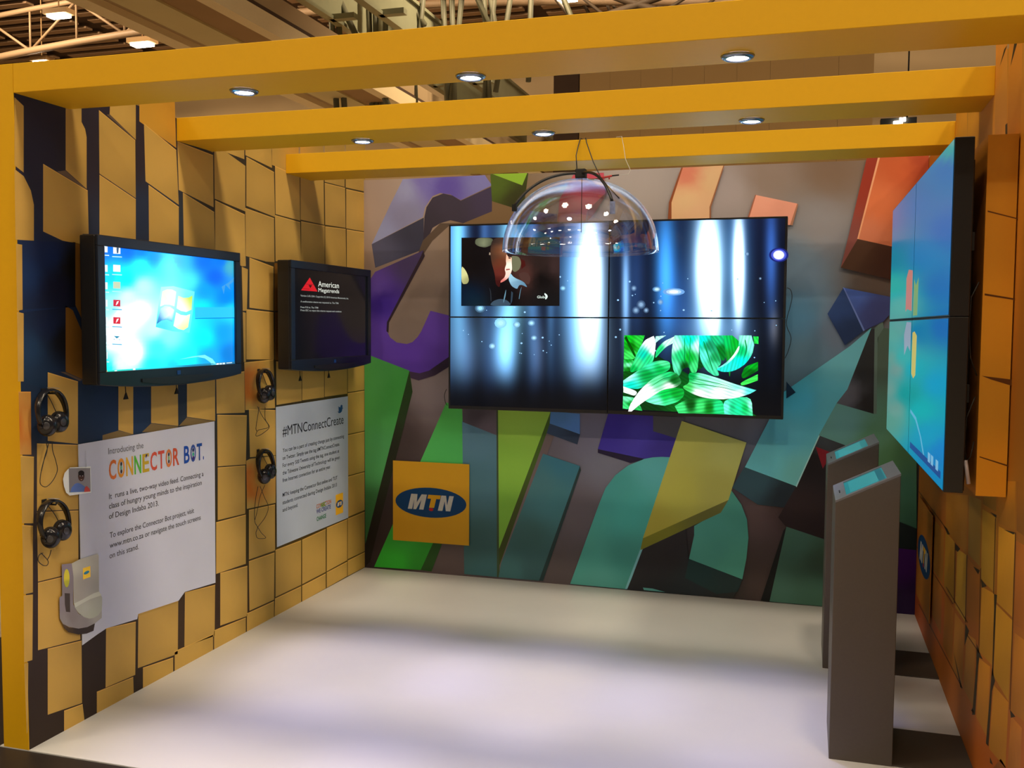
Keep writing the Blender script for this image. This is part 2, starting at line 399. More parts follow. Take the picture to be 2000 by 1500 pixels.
# yellow block
A.poly([(1332, 822), (1458, 864), (1423, 976), (1256, 1051)], G((1350, 840, (186, 176, 76)), (1430, 880, (180, 174, 86)), (1330, 960, (172, 160, 62)), (1280, 1030, (164, 146, 50)), (1400, 960, (160, 150, 66))))
A.poly([(1423, 976), (1408, 1001), (1251, 1074), (1256, 1051)], G((1400, 990, (98, 92, 38)), (1270, 1060, (118, 110, 28))))
# big cyan letter
A.poly([(1458, 905), (1430, 952), (1480, 985), (1540, 992), (1556, 948)], G((1480, 940, (48, 72, 72)), (1530, 975, (26, 34, 36))))
A.poly([(1600, 848), (1655, 868), (1640, 1060), (1538, 1032), (1520, 1010), (1556, 948)], G((1590, 900, (22, 14, 14)), (1560, 1000, (40, 26, 24)), (1610, 865, (50, 52, 50))))
A.poly([(1593, 872), (1625, 884), (1607, 915)], (112, 18, 26))
A.poly([(1634, 786), (1706, 808), (1716, 640), (1740, 642), (1790, 700), (1790, 1032), (1740, 1012), (1700, 990), (1650, 869), (1599, 850)],
       G((1660, 830, (88, 130, 118)), (1720, 700, (70, 84, 66)), (1740, 900, (68, 104, 62)), (1760, 1000, (52, 90, 62)), (1770, 960, (58, 100, 72)), (1700, 850, (78, 118, 84))))
A.poly([(1697, 644), (1713, 641), (1706, 808), (1633, 787)], G((1655, 770, (84, 80, 80)), (1690, 720, (34, 34, 32)), (1695, 790, (30, 28, 26))))
A.poly([(1708, 641), (1724, 625), (1726, 640), (1714, 660), (1712, 808), (1706, 808)], (84, 100, 84))
A.poly([(1455, 912), (1502, 820), (1530, 766), (1660, 676), (1702, 640), (1655, 760), (1634, 787), (1599, 850), (1554, 949)],
       G((1560, 780, (70, 164, 172)), (1640, 710, (98, 162, 158)), (1540, 850, (86, 160, 160)), (1500, 900, (98, 172, 162)), (1560, 920, (100, 162, 144)), (1620, 780, (78, 148, 148))))
A.poly([(1554, 949), (1599, 850), (1601, 851), (1556, 951)], (150, 180, 160))
A.poly([(1536, 1028), (1650, 1066), (1650, 1187), (1503, 1174)], G((1560, 1060, (64, 96, 74)), (1590, 1150, (66, 98, 72)), (1520, 1160, (70, 104, 80)), (1600, 1100, (56, 76, 54))))
A.poly([(1530, 1036), (1536, 1028), (1503, 1174), (1486, 1172)], (22, 22, 18))
A.poly([(1740, 1012), (1790, 1032), (1790, 1075), (1740, 1070)], (22, 32, 28))
A.poly([(1735, 1068), (1790, 1074), (1786, 1203), (1735, 1197)], G((1760, 1100, (64, 16, 84)), (1760, 1180, (32, 12, 44))))
# orange block
A.poly([(1717, 306), (1814, 300), (1812, 492), (1743, 482), (1675, 467)], G((1760, 320, (176, 78, 34)), (1720, 400, (190, 96, 50)), (1700, 460, (186, 104, 66)), (1800, 320, (150, 56, 24)), (1790, 450, (170, 90, 50))))
A.poly([(1693, 308), (1717, 306), (1675, 467), (1642, 523), (1655, 470)], G((1700, 330, (132, 40, 20)), (1655, 510, (118, 62, 50))))
A.poly([(1715, 306), (1719, 306), (1677, 467), (1674, 467)], (206, 140, 92))
A.poly([(1675, 467), (1743, 482), (1812, 492), (1812, 560), (1743, 547), (1642, 523)], G((1680, 490, (70, 42, 24)), (1740, 520, (58, 30, 18))))
# navy block
A.poly([(1647, 562), (1740, 580), (1740, 612), (1725, 628), (1687, 646)], G((1670, 575, (66, 86, 140)), (1710, 610, (52, 56, 92))))
A.poly([(1647, 562), (1616, 613), (1650, 674), (1687, 646)], G((1640, 600, (40, 60, 96)), (1660, 650, (28, 42, 68))))
A.poly([(1646, 561), (1649, 562), (1689, 645), (1686, 647)], (96, 110, 150))
A.poly([(1536, 745), (1554, 766), (1536, 778)], (20, 44, 60))
# peach shapes
A.poly([(1331, 328), (1413, 324), (1400, 365), (1387, 405), (1387, 430), (1309, 430), (1309, 396)], G((1340, 340, (196, 110, 78)), (1390, 350, (200, 156, 104)), (1340, 390, (206, 162, 108)), (1360, 420, (206, 156, 108))))
A.poly([(1331, 328), (1334, 328), (1312, 396), (1312, 428), (1305, 428), (1307, 396)], (130, 64, 30))
A.poly([(1413, 324), (1415, 324), (1389, 405), (1389, 428), (1386, 428), (1386, 405)], (140, 84, 50))
A.poly([(1475, 381), (1557, 398), (1544, 440), (1458, 436)], G((1490, 390, (216, 142, 108)), (1530, 410, (206, 132, 100))))
A.poly([(1475, 381), (1477, 381), (1462, 430), (1459, 430)], (150, 84, 56))
A.poly([(1557, 398), (1559, 400), (1548, 440), (1543, 440)], (150, 96, 66))
# red and mauve pieces seen through the dome
A.poly([(1122, 340), (1180, 338), (1183, 378), (1148, 412), (1143, 440), (1089, 440), (1094, 389)], G((1130, 370, (190, 74, 78)), (1160, 360, (180, 66, 74)), (1110, 400, (150, 60, 56)), (1110, 432, (104, 48, 28))))
A.poly([(1183, 352), (1190, 372), (1160, 420), (1148, 432), (1148, 412), (1183, 378)], (110, 52, 46))
A.poly([(1036, 412), (1089, 419), (1089, 438), (1036, 434)], G((1050, 420, (124, 106, 124)), (1060, 433, (50, 46, 60))))
wall_back = struct(A.mb.build('wall_back', PRINT))

# ---- left wall with printed blocks
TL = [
 # (polygon px, tone) tone: 0 normal, 1 orange blotch, 2 shaded bevel print, 3 navy slab
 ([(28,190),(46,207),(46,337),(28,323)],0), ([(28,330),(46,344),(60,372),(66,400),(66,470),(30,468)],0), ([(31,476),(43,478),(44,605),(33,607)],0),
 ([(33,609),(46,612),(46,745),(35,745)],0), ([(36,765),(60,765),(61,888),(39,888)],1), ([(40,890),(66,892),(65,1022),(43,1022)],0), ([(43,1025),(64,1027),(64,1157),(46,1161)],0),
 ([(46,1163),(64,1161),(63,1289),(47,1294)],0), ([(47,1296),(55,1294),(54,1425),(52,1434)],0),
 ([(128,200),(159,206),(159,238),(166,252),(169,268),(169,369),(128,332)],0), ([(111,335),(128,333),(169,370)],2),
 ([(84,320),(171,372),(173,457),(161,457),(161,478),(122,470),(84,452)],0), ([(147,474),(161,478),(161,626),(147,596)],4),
 ([(43,470),(147,473),(147,600),(44,604)],3), ([(46,610),(128,600),(128,726),(93,727),(93,760),(46,748)],3), ([(128,597),(142,606),(161,650),(161,741),(128,726)],4), ([(117,726),(128,727),(161,742),(155,744)],2),
 ([(93,727),(152,745),(152,867),(93,861)],0), ([(72,866),(152,869),(153,995),(72,998)],0), ([(72,1000),(153,997),(153,1117),(74,1136)],0), ([(74,1138),(154,1119),(157,1249),(74,1270)],0),
 ([(93,1267),(159,1251),(160,1373),(93,1396)],0), ([(125,1388),(161,1375),(165,1409),(125,1431)],0),
 ([(215,196),(265,196),(265,273),(214,223)],0), ([(208,224),(214,223),(264,273)],2), ([(193,215),(264,274),(265,387),(194,339)],0), ([(194,341),(265,389),(265,480),(194,480)],0),
 ([(272,198),(341,198),(344,289),(272,237)],5), ([(281,241),(344,293),(349,400),(284,354)],0), ([(290,361),(349,404),(349,490),(291,490)],0),
 ([(346,232),(416,232),(416,298),(346,268)],0), ([(346,276),(416,303),(417,405),(349,371)],0), ([(357,376),(418,414),(420,500),(359,495)],0),
 ([(436,290),(477,290),(477,311),(440,297)],0), ([(418,290),(432,290),(479,324),(479,413),(419,388)],0), ([(420,391),(478,419),(479,480),(480,520),(472,520),(440,500),(420,500)],0),
 ([(479,285),(530,285),(531,328),(479,303)],0), ([(481,306),(535,336),(537,424),(481,402)],0), ([(479,406),(535,426),(536,512),(520,511),(480,500)],0),
 ([(531,270),(583,270),(583,343),(531,322)],0), ([(537,324),(585,345),(586,431),(538,418)],0), ([(537,420),(586,434),(588,512),(538,510)],0),
 ([(586,270),(631,270),(633,439),(587,429)],0), ([(588,432),(634,441),(634,520),(588,514)],0),
 ([(634,270),(673,270),(673,365),(634,355)],0), ([(634,357),(674,367),(675,445),(635,439)],0), ([(635,442),(675,447),(676,525),(635,520)],0),
 ([(675,270),(713,270),(712,374),(675,366)],0), ([(676,369),(712,377),(712,452),(676,446)],0), ([(677,448),(713,454),(713,535),(677,525)],0),
 ([(472,521),(484,526),(482,607),(474,607)],0), ([(474,609),(480,611),(480,707),(476,707)],0), ([(487,503),(534,521),(534,607),(487,601)],0), ([(481,604),(534,610),(535,702),(481,702)],0),
 ([(536,514),(560,514),(560,607),(536,607)],4), ([(537,610),(560,609),(560,706),(537,703)],4),
 ([(477,708),(534,702),(537,797),(479,801)],6), ([(422,735),(477,725),(478,806),(423,808)],0), ([(424,810),(482,811),(480,907),(425,911)],0), ([(486,799),(538,801),(538,889),(488,893)],0),
 ([(481,900),(488,896),(538,890),(538,982),(482,994)],6), ([(425,913),(479,909),(479,1003),(425,1016)],0), ([(422,1020),(480,1005),(480,1101),(422,1121)],0), ([(430,1119),(483,1105),(483,1203),(430,1222)],0),
 ([(418,1231),(480,1206),(480,1236),(418,1272)],0), ([(486,996),(537,985),(537,1075),(486,1093)],0), ([(486,1096),(536,1079),(535,1171),(487,1193)],0), ([(482,1198),(535,1174),(535,1207),(482,1237)],0),
 ([(539,706),(589,706),(589,783),(540,791)],0), ([(590,706),(633,706),(633,776),(590,782)],0), ([(634,700),(678,700),(678,769),(634,775)],0),
 ([(679,690),(712,690),(712,761),(679,766)],0), ([(679,768),(712,763),(712,841),(679,848)],0), ([(679,850),(712,843),(712,920),(679,929)],0), ([(679,931),(712,922),(712,996),(679,1010)],0),
 ([(679,1013),(713,999),(713,1076),(679,1092)],0), ([(679,1095),(713,1078),(713,1107),(679,1125)],0),
 ([(538,1074),(588,1055),(588,1142),(538,1166)],0), ([(537,1169),(588,1145),(588,1176),(536,1207)],0), ([(590,1054),(636,1033),(636,1117),(590,1141)],0), ([(590,1144),(636,1120),(636,1149),(590,1175)],0),
 ([(638,1031),(678,1014),(678,1094),(638,1116)],0), ([(638,1118),(678,1097),(678,1125),(638,1148)],0),
 ([(207,1227),(265,1214),(264,1318),(206,1343)],0), ([(189,1351),(260,1322),(261,1357),(189,1396)],0), ([(270,1199),(348,1173),(347,1277),(269,1305)],0), ([(279,1304),(338,1284),(338,1315),(279,1347)],0),
 ([(361,1157),(420,1142),(419,1242),(360,1263)],0), ([(341,1272),(416,1238),(416,1272),(341,1313)],0),
 ([(231,750),(260,750),(260,848),(231,840)],0), ([(200,850),(231,841),(260,848),(200,864)],7), ([(295,750),(347,745),(348,832),(295,826)],0), ([(277,844),(295,827),(348,833),(340,842)],7),
 ([(365,740),(420,735),(420,822),(365,814)],0), ([(349,832),(365,815),(420,823),(400,828)],7),
]
GL = (1.14, 1.20, 1.18)
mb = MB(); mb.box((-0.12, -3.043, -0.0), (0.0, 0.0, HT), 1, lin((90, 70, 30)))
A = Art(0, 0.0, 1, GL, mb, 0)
A.poly([(0, -3.04, 0.0), (0, 0, 0.0), (0, 0, HT-0.001), (0, -3.04, HT-0.001)],
       idw([(60, 300, (36, 34, 56)), (180, 300, (42, 34, 46)), (270, 300, (46, 36, 46)), (60, 560, (22, 42, 84)), (250, 800, (30, 50, 84)), (350, 780, (38, 48, 66)), (350, 450, (46, 54, 68)),
            (270, 420, (40, 50, 76)), (90, 800, (26, 44, 74)), (68, 950, (60, 48, 46)), (70, 1200, (52, 38, 38)), (90, 1420, (48, 34, 28)), (180, 1300, (48, 34, 28)), (350, 1200, (60, 42, 26)), (420, 1180, (56, 38, 26)),
            (430, 420, (58, 46, 28)), (480, 560, (54, 50, 46)), (540, 700, (56, 44, 24)), (600, 500, (76, 60, 24)), (690, 900, (90, 74, 24)), (480, 1000, (58, 44, 18)), (600, 1100, (84, 62, 16)), (420, 900, (48, 44, 40))], 3.5),
       world=True, L=0.1)
rt = random.Random(3); KT = A.k+1; A.k += 4
for pts, tone in TL:
    j = 1+rt.uniform(-.035, .035)
    cx = sum(p[0] for p in pts)/len(pts); cy = sum(p[1] for p in pts)/len(pts)
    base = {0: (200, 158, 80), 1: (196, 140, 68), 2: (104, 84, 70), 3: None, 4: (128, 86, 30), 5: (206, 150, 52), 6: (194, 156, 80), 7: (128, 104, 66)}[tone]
    if tone == 3:
        A.poly(pts, idw([(60, 540, (24, 48, 96)), (100, 500, (22, 40, 88)), (145, 520, (18, 14, 14)), (110, 560, (20, 22, 50)), (60, 680, (28, 56, 92)), (100, 640, (22, 34, 70)), (125, 660, (16, 14, 18)), (90, 740, (24, 46, 78))], 3), KT, L=0.06); continue
    c = tuple(x*j for x in base)
    if tone in (0, 5, 6, 1):
        x0 = min(p[0] for p in pts); x1 = max(p[0] for p in pts); y0 = min(p[1] for p in pts); y1 = max(p[1] for p in pts)
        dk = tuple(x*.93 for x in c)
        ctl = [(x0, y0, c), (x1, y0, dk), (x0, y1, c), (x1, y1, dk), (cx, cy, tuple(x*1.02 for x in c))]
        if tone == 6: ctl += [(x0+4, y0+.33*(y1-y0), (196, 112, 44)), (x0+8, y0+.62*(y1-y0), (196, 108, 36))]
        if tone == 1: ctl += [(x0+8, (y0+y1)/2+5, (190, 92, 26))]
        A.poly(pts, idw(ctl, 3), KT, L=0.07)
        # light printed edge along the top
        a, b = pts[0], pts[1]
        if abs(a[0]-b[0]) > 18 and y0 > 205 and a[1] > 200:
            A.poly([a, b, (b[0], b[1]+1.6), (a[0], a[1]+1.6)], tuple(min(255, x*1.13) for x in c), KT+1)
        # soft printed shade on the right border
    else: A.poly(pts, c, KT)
wall_left = struct(A.mb.build('wall_left', [PRINT, YEL]))

# ---- right wall
TR = [
 ([(1919,994),(1947,1012),(1943,1158),(1916,1130)],(150,112,28)), ([(1951,1028),(1983,1044),(1978,1206),(1947,1176)],(176,126,28)), ([(1893,967),(1917,977),(1914,1106),(1891,1082)],(132,98,34)),
 ([(1848,964),(1891,967),(1888,1082),(1866,1058),(1847,1034)],(140,92,22)), ([(1870,1072),(1888,1084),(1885,1214),(1866,1186)],(150,112,28)), ([(1847,1038),(1866,1060),(1863,1178),(1844,1146)],(136,98,24)),
 ([(1890,1090),(1914,1118),(1912,1220),(1886,1200)],(140,84,20)), ([(1918,1146),(1943,1160),(1938,1300),(1913,1272)],(152,106,24)), ([(1946,1180),(1978,1212),(1970,1370),(1941,1320)],(164,118,26)),
 ([(1888,1236),(1906,1250),(1901,1382),(1882,1344)],(140,94,30)), ([(1913,1286),(1934,1302),(1929,1442),(1907,1400)],(152,100,24)), ([(1941,1338),(1970,1372),(1964,1500),(1932,1462)],(158,106,24)),
 ([(1975,1398),(1996,1422),(1993,1500),(1968,1500)],(148,92,26)), ([(1982,1236),(2004,1252),(2004,1412),(1975,1388)],(150,96,22)), ([(1985,1056),(2010,1070),(2010,1236),(1981,1220)],(150,88,22)),
 ([(1925,940),(1947,940),(1946,1000),(1920,984)],(128,92,24)), ([(1949,940),(1984,940),(1983,1036),(1951,1022)],(150,100,22)), ([(1846,1160),(1863,1190),(1860,1300),(1842,1262)],(132,82,22)), ([(1865,1196),(1884,1222),(1879,1340),(1861,1306)],(136,88,24)),
 ([(1946,60),(1968,60),(1967,262),(1943,262)],(176,118,40)), ([(1972,40),(1998,40),(1994,262),(1968,262)],(176,112,26)), ([(1868,215),(1889,215),(1889,300),(1866,300)],(176,120,28)), ([(1891,212),(1912,212),(1911,320),(1890,320)],(176,120,26)),
 ([(1914,180),(1940,160),(1938,300),(1912,320)],(150,100,34)),
 ([(1955,1482),(1966,1500),(1940,1500)],(120,70,20)), ([(1820,1010),(1844,1036),(1842,1142),(1822,1112)],(130,84,22)), ([(1822,1118),(1840,1146),(1838,1240),(1820,1200)],(124,74,20)), ([(1986,940),(2004,944),(2004,1050),(1986,1036)],(132,84,22)),
]
mb = MB(); mb.box((W, -3.043, 0.0), (W+0.12, 0.0, HT), 1, lin((90, 60, 10)))
A = Art(0, W, -1, 1.9, mb, 0)
A.poly([(W, -3.04, 0.0), (W, 0, 0.0), (W, 0, HT-0.001), (W, -3.04, HT-0.001)], idw([(1800, 930, (126, 74, 18)), (1800, 1100, (140, 72, 18)), (1800, 1200, (132, 60, 18)), (1850, 1350, (136, 76, 20)), (1900, 1150, (128, 78, 18)), (1960, 1000, (140, 90, 20)),
       (1900, 1480, (140, 72, 16)), (1950, 150, (170, 112, 26)), (1880, 250, (168, 112, 26)), (1990, 1300, (140, 84, 22)), (1820, 320, (160, 96, 24))], 3), world=True, L=0.1)
KT = A.k+1; A.k += 6
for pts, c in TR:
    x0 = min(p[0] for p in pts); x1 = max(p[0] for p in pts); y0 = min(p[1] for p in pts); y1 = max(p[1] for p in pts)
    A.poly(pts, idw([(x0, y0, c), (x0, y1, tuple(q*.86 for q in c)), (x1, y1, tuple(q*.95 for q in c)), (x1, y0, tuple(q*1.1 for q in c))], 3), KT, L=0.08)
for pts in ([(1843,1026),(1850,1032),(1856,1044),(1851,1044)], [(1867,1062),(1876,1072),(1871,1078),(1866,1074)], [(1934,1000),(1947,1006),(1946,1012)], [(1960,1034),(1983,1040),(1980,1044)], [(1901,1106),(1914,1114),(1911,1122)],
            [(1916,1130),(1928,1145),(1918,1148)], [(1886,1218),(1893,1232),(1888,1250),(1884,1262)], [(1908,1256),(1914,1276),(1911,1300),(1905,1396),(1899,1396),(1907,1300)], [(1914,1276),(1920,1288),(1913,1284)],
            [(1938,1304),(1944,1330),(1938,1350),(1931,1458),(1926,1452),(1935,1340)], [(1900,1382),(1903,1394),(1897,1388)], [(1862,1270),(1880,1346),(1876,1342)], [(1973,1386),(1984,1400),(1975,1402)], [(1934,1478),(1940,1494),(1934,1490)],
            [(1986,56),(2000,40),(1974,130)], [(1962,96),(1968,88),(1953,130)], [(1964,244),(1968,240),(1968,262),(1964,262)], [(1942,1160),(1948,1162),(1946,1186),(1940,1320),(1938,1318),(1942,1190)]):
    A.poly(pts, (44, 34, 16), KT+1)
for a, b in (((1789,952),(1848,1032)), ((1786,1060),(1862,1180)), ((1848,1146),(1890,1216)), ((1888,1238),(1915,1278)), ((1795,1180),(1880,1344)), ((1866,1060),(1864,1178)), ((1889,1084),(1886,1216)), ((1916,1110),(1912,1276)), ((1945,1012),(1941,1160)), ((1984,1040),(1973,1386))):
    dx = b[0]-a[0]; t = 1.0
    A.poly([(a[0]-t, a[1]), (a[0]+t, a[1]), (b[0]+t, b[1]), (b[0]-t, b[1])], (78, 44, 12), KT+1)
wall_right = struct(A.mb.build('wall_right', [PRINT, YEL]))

# ---- logo sign panels (flat vinyl squares)
def logo_sign(frame, center, size, label, gain, sz=None, pc=(250, 190, 40)):
    X, Z, N = FRAME[frame]; C0 = Vector(center); sz = sz or size
    t = empty('logo_sign', C0, label, 'sign')
    mb = MB(); mb.prism([C0+X*x*size+Z*z*sz+N*0.0105 for x, z in ((-.5, -.5), (.5, -.5), (.5, .5), (-.5, .5))], N*0.004, 0, lin(pc, gain))
    mb.build('panel', PRINT, t, C0)
    mb = MB(); logo(mb, frame, C0, size, 0.0150, gain, square=False, sz=sz)
    mb.build('emblem', PRINT, t, C0)
    return t
logo_sign('B', (0.4925, 0, 0.4835), 0.548, 'yellow square sign with the blue oval MTN emblem low on the multicoloured back wall', 0.8, 0.545)
logo_sign('R', (W, -0.48, 0.452), 0.60, 'square sign with the blue oval MTN emblem low on the right wall', 0.8, 0.555, (196, 122, 34))

# ================================================================== OVERHEAD BEAMS and DOWNLIGHTS
bl = ('front yellow overhead beam with three round downlights, nearest the visitor', 'middle yellow overhead beam with three round downlights', 'rear yellow overhead beam without lights, just in front of the clear hanging dome')
bl = (bl[0], bl[1], 'rear yellow overhead beam without lights, nearest the multicoloured back wall')
for i, y in enumerate(BY):
    mb = MB(); mb.box((0.0005, y, HB), (W-0.0005, y+BD, HT))
    o = mb.build('overhead_beam', YEL, origin=(W/2, y+BD/2, HB)); bevel(o, 0.0015, 1)
    tag(o, bl[i], 'beam', 'yellow beams across the open top of the stand')
DLp = [((0.865, -2.842), 'downlight in the front beam, leftmost of its three'), ((1.748, -2.825), 'downlight in the front beam, middle of its three'), ((2.652, -2.835), 'downlight in the front beam, rightmost of its three'),
       ((0.867, -1.837), 'downlight in the middle beam, leftmost of its three'), ((1.736, -1.80), 'downlight in the middle beam, middle of its three'), ((2.643, -1.836), 'downlight in the middle beam, rightmost of its three')]
ring_m = mat('downlight_ring', (0.30, 0.36, 0.45), 0.25, 0.9)
lens_m = emis('downlight_lens', (0.86, 0.84, 1.0), 30.0, gloss=False)
proto = None
for (x, y), lab in DLp:
    if proto is None:
        proto = t = empty('downlight', (x, y, HB), 'small round recessed '+lab, 'downlight', 'recessed downlights in the yellow beams')
        M = Matrix.Translation((x, y, HB))
        mb = MB(); mb.lathe([(0.036, -0.004), (0.036, -0.0105), (0.040, -0.0115), (0.050, -0.007), (0.054, -0.0006), (0.05, -0.0006)], M, 40, cap=False); mb.build('trim_ring', ring_m, t, (x, y, HB))
        mb = MB(); mb.lathe([(0.0, -0.0075), (0.018, -0.0085), (0.030, -0.0075), (0.036, -0.0045)], M, 32, cap=False); mb.build('lens', lens_m, t, (x, y, HB))
    else:
        t = dup_tree(proto, (x-proto.location.x, y-proto.location.y, 0)); t['label'] = 'small round recessed '+lab
    l = bpy.data.lights.new('downlight_beam', 'SPOT'); l.energy = 115; l.color = (0.58, 0.54, 1.0); l.spot_size = math.radians(37); l.spot_blend = 1.0; l.shadow_soft_size = 0.03
    o = bpy.data.objects.new('downlight_beam', l); COL.objects.link(o); o.location = (x, y, HB-0.02)
# ================================================================== TELEVISIONS on the left wall
SCR = emis('lit_screen', (1, 1, 1), 1.25, attr=True, rough=0.12)
SCRV = emis('lit_video_wall', (1, 1, 1), 1.3, attr=True, rough=0.12, spec=0.12)
SCRR = emis('lit_side_video_wall', (1, 1, 1), 0.85, attr=True, rough=0.2, spec=0.04)
SCRD = emis('dark_screen', (1, 1, 1), 1.0, attr=True, rough=0.12, spec=0.6)
def television(y0, y1, label):
    z1 = 2.031; z0 = 1.424; xf = 0.150; c0 = Vector((0.0, (y0+y1)/2, z0))
    t = empty('television', c0, label, 'television', 'televisions on the printed left wall')
    def low(s): return z0-0.028*math.sin(PI*min(max(s, 0), 1))**0.8
    out = [(y0, z0+0.0), (y0, z1), (y1, z1), (y1, z0)]
    n = 16
    chin = [(y1-(y1-y0)*i/n, low(i/n)) for i in range(1, n)]
    poly = out[1:]+chin+[out[0]]
    mb = MB(); mb.prism([(0.062, y, z) for y, z in poly], (0.076, 0, 0))
    b = mb.build('housing', BLK, t, c0); bevel(b, 0.006, 2)
    bz = 0.044; bb = 0.052
    mb = MB()
    mb.box((0.138, y0, z1-bz), (xf, y1, z1)); mb.box((0.138, y0, z0+bb), (xf, y0+bz, z1-bz)); mb.box((0.138, y1-bz, z0+bb), (xf, y1, z1-bz))
    mb.prism([(0.138, y0, z0+bb), (0.138, y1, z0+bb), (0.138, y1, z0)]+[(0.138, y, z) for y, z in chin]+[(0.138, y0, z0)], (0.012, 0, 0))
    b = mb.build('bezel', BEZ, t, c0); bevel(b, 0.003, 2)
    mb = MB(); ym = (y0+y1)/2; m = 18
    top = [(ym-0.26+0.52*i/m, z0+0.013-0.0*i) for i in range(m+1)]
    bot = [(ym+0.26-0.52*i/m, z0-0.002-0.02*math.sin(PI*i/m)) for i in range(m+1)]
    mb.prism([(0.150, y, z) for y, z in top+bot], (0.006, 0, 0)); mb.build('speaker_strip', BLK, t, c0)
    mb = MB(); mb.box((0.1502, ym-0.012, z0+0.020), (0.153, ym+0.012, z0+0.038)); mb.build('badge', mat('badge_blue', (0.01, 0.06, 0.25), 0.3), t, c0)
    mb = MB(); mb.box((0.003, y0+0.25, z0+0.15), (0.062, y1-0.25, z1-0.12)); mb.build('wall_bracket', MBLK, t, c0)
    for yy in (y0+0.30, y0+0.66):
        mb = MB(); mb.tube([(0.03, yy, z0+0.05), (0.032, yy+0.004, z0-0.055)], 0.002, 6); mb.prism([(0.03, yy-0.012, z0-0.082), (0.03, yy+0.018, z0-0.082), (0.03, yy+0.004, z0-0.052)], (0.006, 0, 0)); mb.build('release_cord', MBLK, t, c0)
    return t, c0, (y0+bz, y1-bz, z0+bb, z1-bz)
tv1, c1, (ya, yb, za, zb) = television(-2.782, -1.747, 'black television showing a bright blue desktop with icons, nearer one on the printed left wall')
XS = 0.1385
A = Art(0, XS, 1, 1.0, MB(), 0, step=0.0001)
wall7 = idw([(205, 485, (0, 110, 210)), (250, 490, (0, 110, 225)), (300, 500, (0, 150, 235)), (275, 490, (0, 130, 235)), (330, 490, (30, 190, 240)), (330, 520, (60, 235, 250)), (350, 510, (30, 170, 240)), (400, 510, (0, 110, 215)), (430, 510, (0, 115, 205)), (450, 520, (60, 160, 180)), (420, 540, (0, 100, 210)),
     (275, 520, (40, 225, 250)), (215, 540, (0, 190, 240)), (245, 545, (0, 230, 255)), (280, 560, (170, 255, 255)), (250, 580, (190, 255, 255)), (215, 600, (150, 240, 250)), (240, 620, (255, 255, 255)), (270, 610, (255, 255, 255)), (225, 660, (240, 255, 255)), (260, 690, (255, 255, 255)), (235, 710, (200, 255, 255)), (210, 720, (20, 220, 210)),
     (300, 640, (180, 255, 255)), (310, 680, (60, 240, 250)), (340, 600, (200, 255, 250)), (330, 660, (120, 245, 250)), (370, 550, (60, 200, 245)), (400, 570, (0, 150, 235)), (440, 580, (0, 130, 220)), (395, 600, (0, 200, 250)), (450, 610, (20, 190, 235)), (440, 650, (0, 150, 225)), (450, 690, (0, 120, 190)), (400, 660, (0, 205, 250)), (360, 700, (20, 225, 250)), (300, 715, (30, 235, 250)), (410, 700, (30, 160, 210)), (340, 715, (20, 190, 210))], 3.2)
A.quad_grid([(0, ya, za), (0, yb, za), (0, yb, zb), (0, ya, zb)], 46, 30, lambda u, v: tuple(x*(1+.35*(x/255)**4) for x in wall7(u, v)), 1)
def flagpanes(A, f, cols, k):
    for pts, c in zip(((( -30, -38), (-20, -42), (-8, -42), (1, -38), (-3, -9), (-14, -12), (-25, -12), (-35, -8)), ((6, -30), (18, -26), (30, -27), (38, -31), (36, -3), (24, 2), (12, 0), (2, -5)),
                       ((-34, -4), (-24, -9), (-13, -8), (-3, -2), (-8, 22), (-20, 18), (-32, 20), (-43, 27)), ((1, 3), (12, 8), (24, 9), (33, 6), (28, 32), (18, 38), (6, 36), (-5, 30))), cols):
        A.poly([f(*p) for p in pts], c, k)
F1 = lambda dx, dy: (343+dx*.86, 607+dy*.98+dx*.02)
A.poly([F1(a*.98, b*.98) for a, b in ((-34, -48), (-5, -50), (44, -40), (40, 0), (32, 44), (-6, 42), (-46, 34), (-40, -10))], idw([(330, 585, (190, 250, 245)), (360, 640, (90, 230, 245)), (320, 640, (60, 210, 245)), (370, 590, (90, 220, 220))], 2), 2)
flagpanes(A, F1, [idw([(320, 575, (255, 228, 205)), (340, 595, (255, 255, 240))]), idw([(355, 600, (255, 255, 240)), (378, 585, (190, 235, 40))]), idw([(305, 635, (0, 90, 170)), (330, 612, (235, 255, 255)), (330, 632, (20, 170, 230))]), idw([(345, 620, (255, 255, 245)), (365, 645, (255, 245, 150))])], 3)
# the light swoosh, window seams, bird wings
A.poly([(376, 696), (400, 693), (415, 701), (424, 713), (414, 716), (411, 708), (400, 700), (386, 697), (350, 702)], (120, 235, 245), 2)
A.poly([(381, 600), (460, 600), (460, 620), (381, 620)], (40, 190, 240), 2); A.poly([(381, 621), (460, 620), (460, 621.6), (381, 622.6)], (0, 120, 190), 3)
A.poly([(433, 560), (446, 552), (457, 542), (456, 550), (448, 556), (450, 566), (440, 556), (437, 575)], (60, 150, 215), 2)
